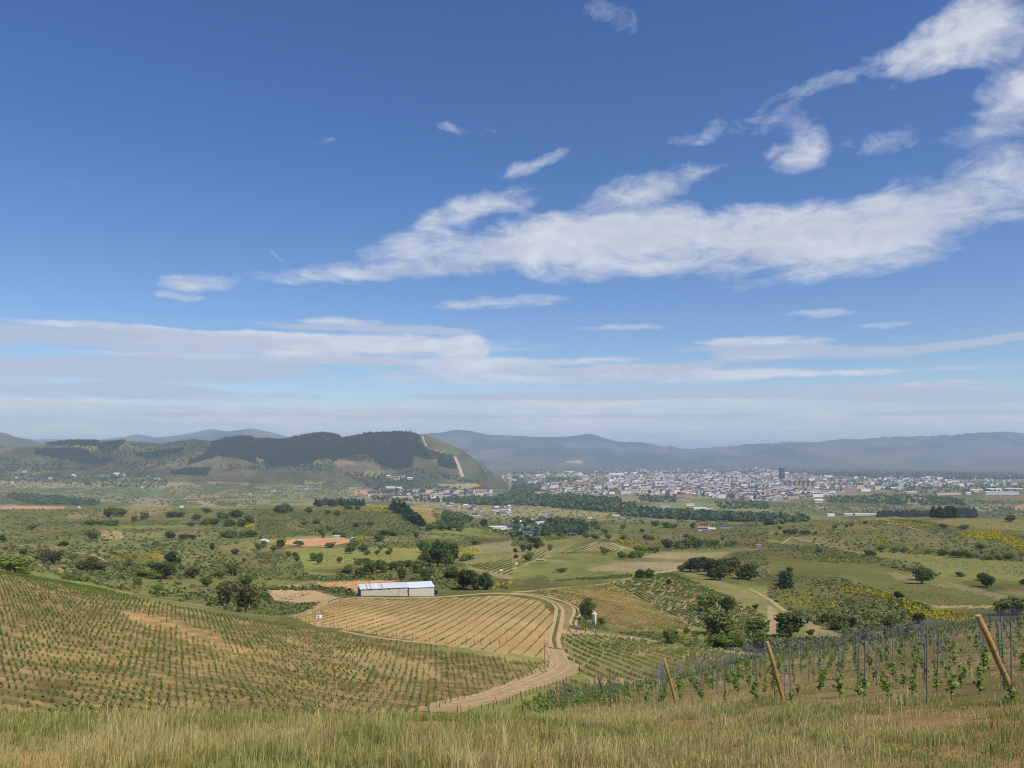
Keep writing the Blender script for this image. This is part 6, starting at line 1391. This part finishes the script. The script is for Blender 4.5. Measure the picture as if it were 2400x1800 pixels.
# the town: the 170 largest of the remaining buildings stand singly, the rest is one mass
TOWN = [(1172,1112),(1300,1102),(1600,1100),(1780,1096),(1850,1108),(1960,1118),(2060,1122),(2190,1124),(2190,1138),(2100,1140),(2020,1147),(1960,1160),(1900,1168),(1800,1174),(1700,1170),(1640,1164),(1500,1162),(1440,1160),(1350,1168),(1290,1158),(1230,1142),(1180,1128)]
P2 = np.concatenate([rnd_poly(TOWN, 2300), rnd_poly([(1450,1120),(1800,1105),(1900,1130),(1960,1150),(1800,1172),(1640,1162),(1480,1155)], 1500), rnd_poly([(2080,1118),(2190,1120),(2240,1128),(2190,1142),(2080,1140)], 260), rnd_poly([(2150,1118),(2400,1126),(2400,1140),(2180,1142)], 120),
                     rnd_poly(zB((960,730),(2040,700),(2040,770),(1400,790),(960,760)), 110), rnd_poly(zB((1560,780),(2212,800),(2212,930),(1650,840)), 50), rnd_poly(zC((0,950),(300,960),(200,1090),(0,1080)), 24)])
PT = hits(P2, 900)
n_ = len(PT); big = (rng.random(n_) < np.where((P2[:, 0] > 1420) & (P2[:, 0] < 1950), 0.33, 0.12)) & (PT[:, 1] > 3200)
tw_ = np.where(big, rng.uniform(22, 55, n_), rng.uniform(10, 20, n_)); td = np.where(big, rng.uniform(11, 16, n_), rng.uniform(8, 12, n_)); th = np.where(big, rng.uniform(11, 22, n_), rng.uniform(5, 9.5, n_))
rz_ = rng.choice([0.2, 1.75, -0.15, 1.45], n_)+rng.normal(size=n_)*0.12
app = tw_*th/PT[:, 1]**2; ordr = np.argsort(-app)
wk = list(WALLC); wp = np.array([.40, .26, .12, .06, .07, .04, .03, .02]); rk = list(ROOFC); rp = np.array([.50, .14, .24, .12])
wi = rng.choice(8, n_, p=wp/wp.sum()); ri_ = rng.choice(4, n_, p=rp/rp.sum())
SM = {}
for i in ordr[:170]:
    kd = 'block' if big[i] else 'house'
    nm = 'apartment_block' if big[i] else 'house'
    key = (kd, wk[wi[i]], rk[ri_[i]])
    if key not in SM:
        a, b_ = hmesh(*key)
        bm = bmesh.new(); bm.from_mesh(a); nf = len(bm.faces); bm.from_mesh(b_); bm.faces.ensure_lookup_table()
        for f in bm.faces[nf:]: f.material_index = 1
        me = bpy.data.meshes.new('town_building'); bm.to_mesh(me); bm.free(); me.materials.append(a.materials[0]); me.materials.append(b_.materials[0]); SM[key] = me
    o = link(nm, SM[key]); o.location = PT[i]; o.rotation_euler = (0, 0, rz_[i]); o.scale = (tw_[i], td[i], th[i])
    where = 'in the town on the plain' if 1172 < P2[i, 0] else 'in the village below the high hill'
    kw = 'long apartment block' if big[i] else 'small house'
    lab = '%s-walled %s with %s roof %s' % (key[1], kw, key[2], where)
    tag(o, lab, 'apartment block' if big[i] else 'house', lab.replace('block', 'blocks').replace('house ', 'houses '))
rest = ordr[170:]
vs_, fs_, mi_ = [], [], []
MATS = [WM[k] for k in wk]+[RM[k] for k in rk]; off = 0
parts_ = {}
for i in rest: parts_.setdefault((bool(big[i]), int(wi[i]), int(ri_[i])), []).append(i)
WB = boxa(-.5, .5, -.5, .5, -.2, .7); BB = boxa(-.5, .5, -.5, .5, -.2, .93); BR = boxa(-.52, .52, -.53, .53, .932, 1.0)
for (bg_, a, b_), ids in parts_.items():
    ids = np.array(ids); sc = np.stack([tw_[ids], td[ids], th[ids]], 1)
    for pr, mi0 in (((BB if bg_ else WB), a), ((BR if bg_ else HR), 8+b_)):
        v, q_, _ = scatter('', *pr, PT[ids], sc, rz_[ids], None, np.zeros(len(ids)))
        vs_.append(v); fs_.append(q_+off); mi_.append(np.full(len(q_), mi0)); off += len(v)
me = mesh_np('town_houses', np.concatenate(vs_), np.concatenate(fs_), MATS, midx=np.concatenate(mi_))
tag(link('town_houses', me), 'dense mass of pale small houses with dark roofs filling the town', 'town', kind='stuff')

# ------------------------------------------------------------------ haze
hm, t, o = mat('valley_haze')
pv = t.nodes.new('ShaderNodeVolumePrincipled'); pv.inputs['Color'].default_value = (0.64, 0.79, 1.0, 1); pv.inputs['Density'].default_value = 5.8e-5; pv.inputs['Anisotropy'].default_value = 0.0
t.links.new(pv.outputs[0], o.inputs['Volume'])
hz_top = float(max(ZG.max(), 120))+30; hz_bot = float(ZG.min())-2
v, q_ = boxa(-72000, 72000, -2000, 71000, hz_bot, hz_top)
tag(link('haze', mesh_np('haze', v, q_, hm)), 'thin blue valley haze over the plain', 'haze', kind='stuff')
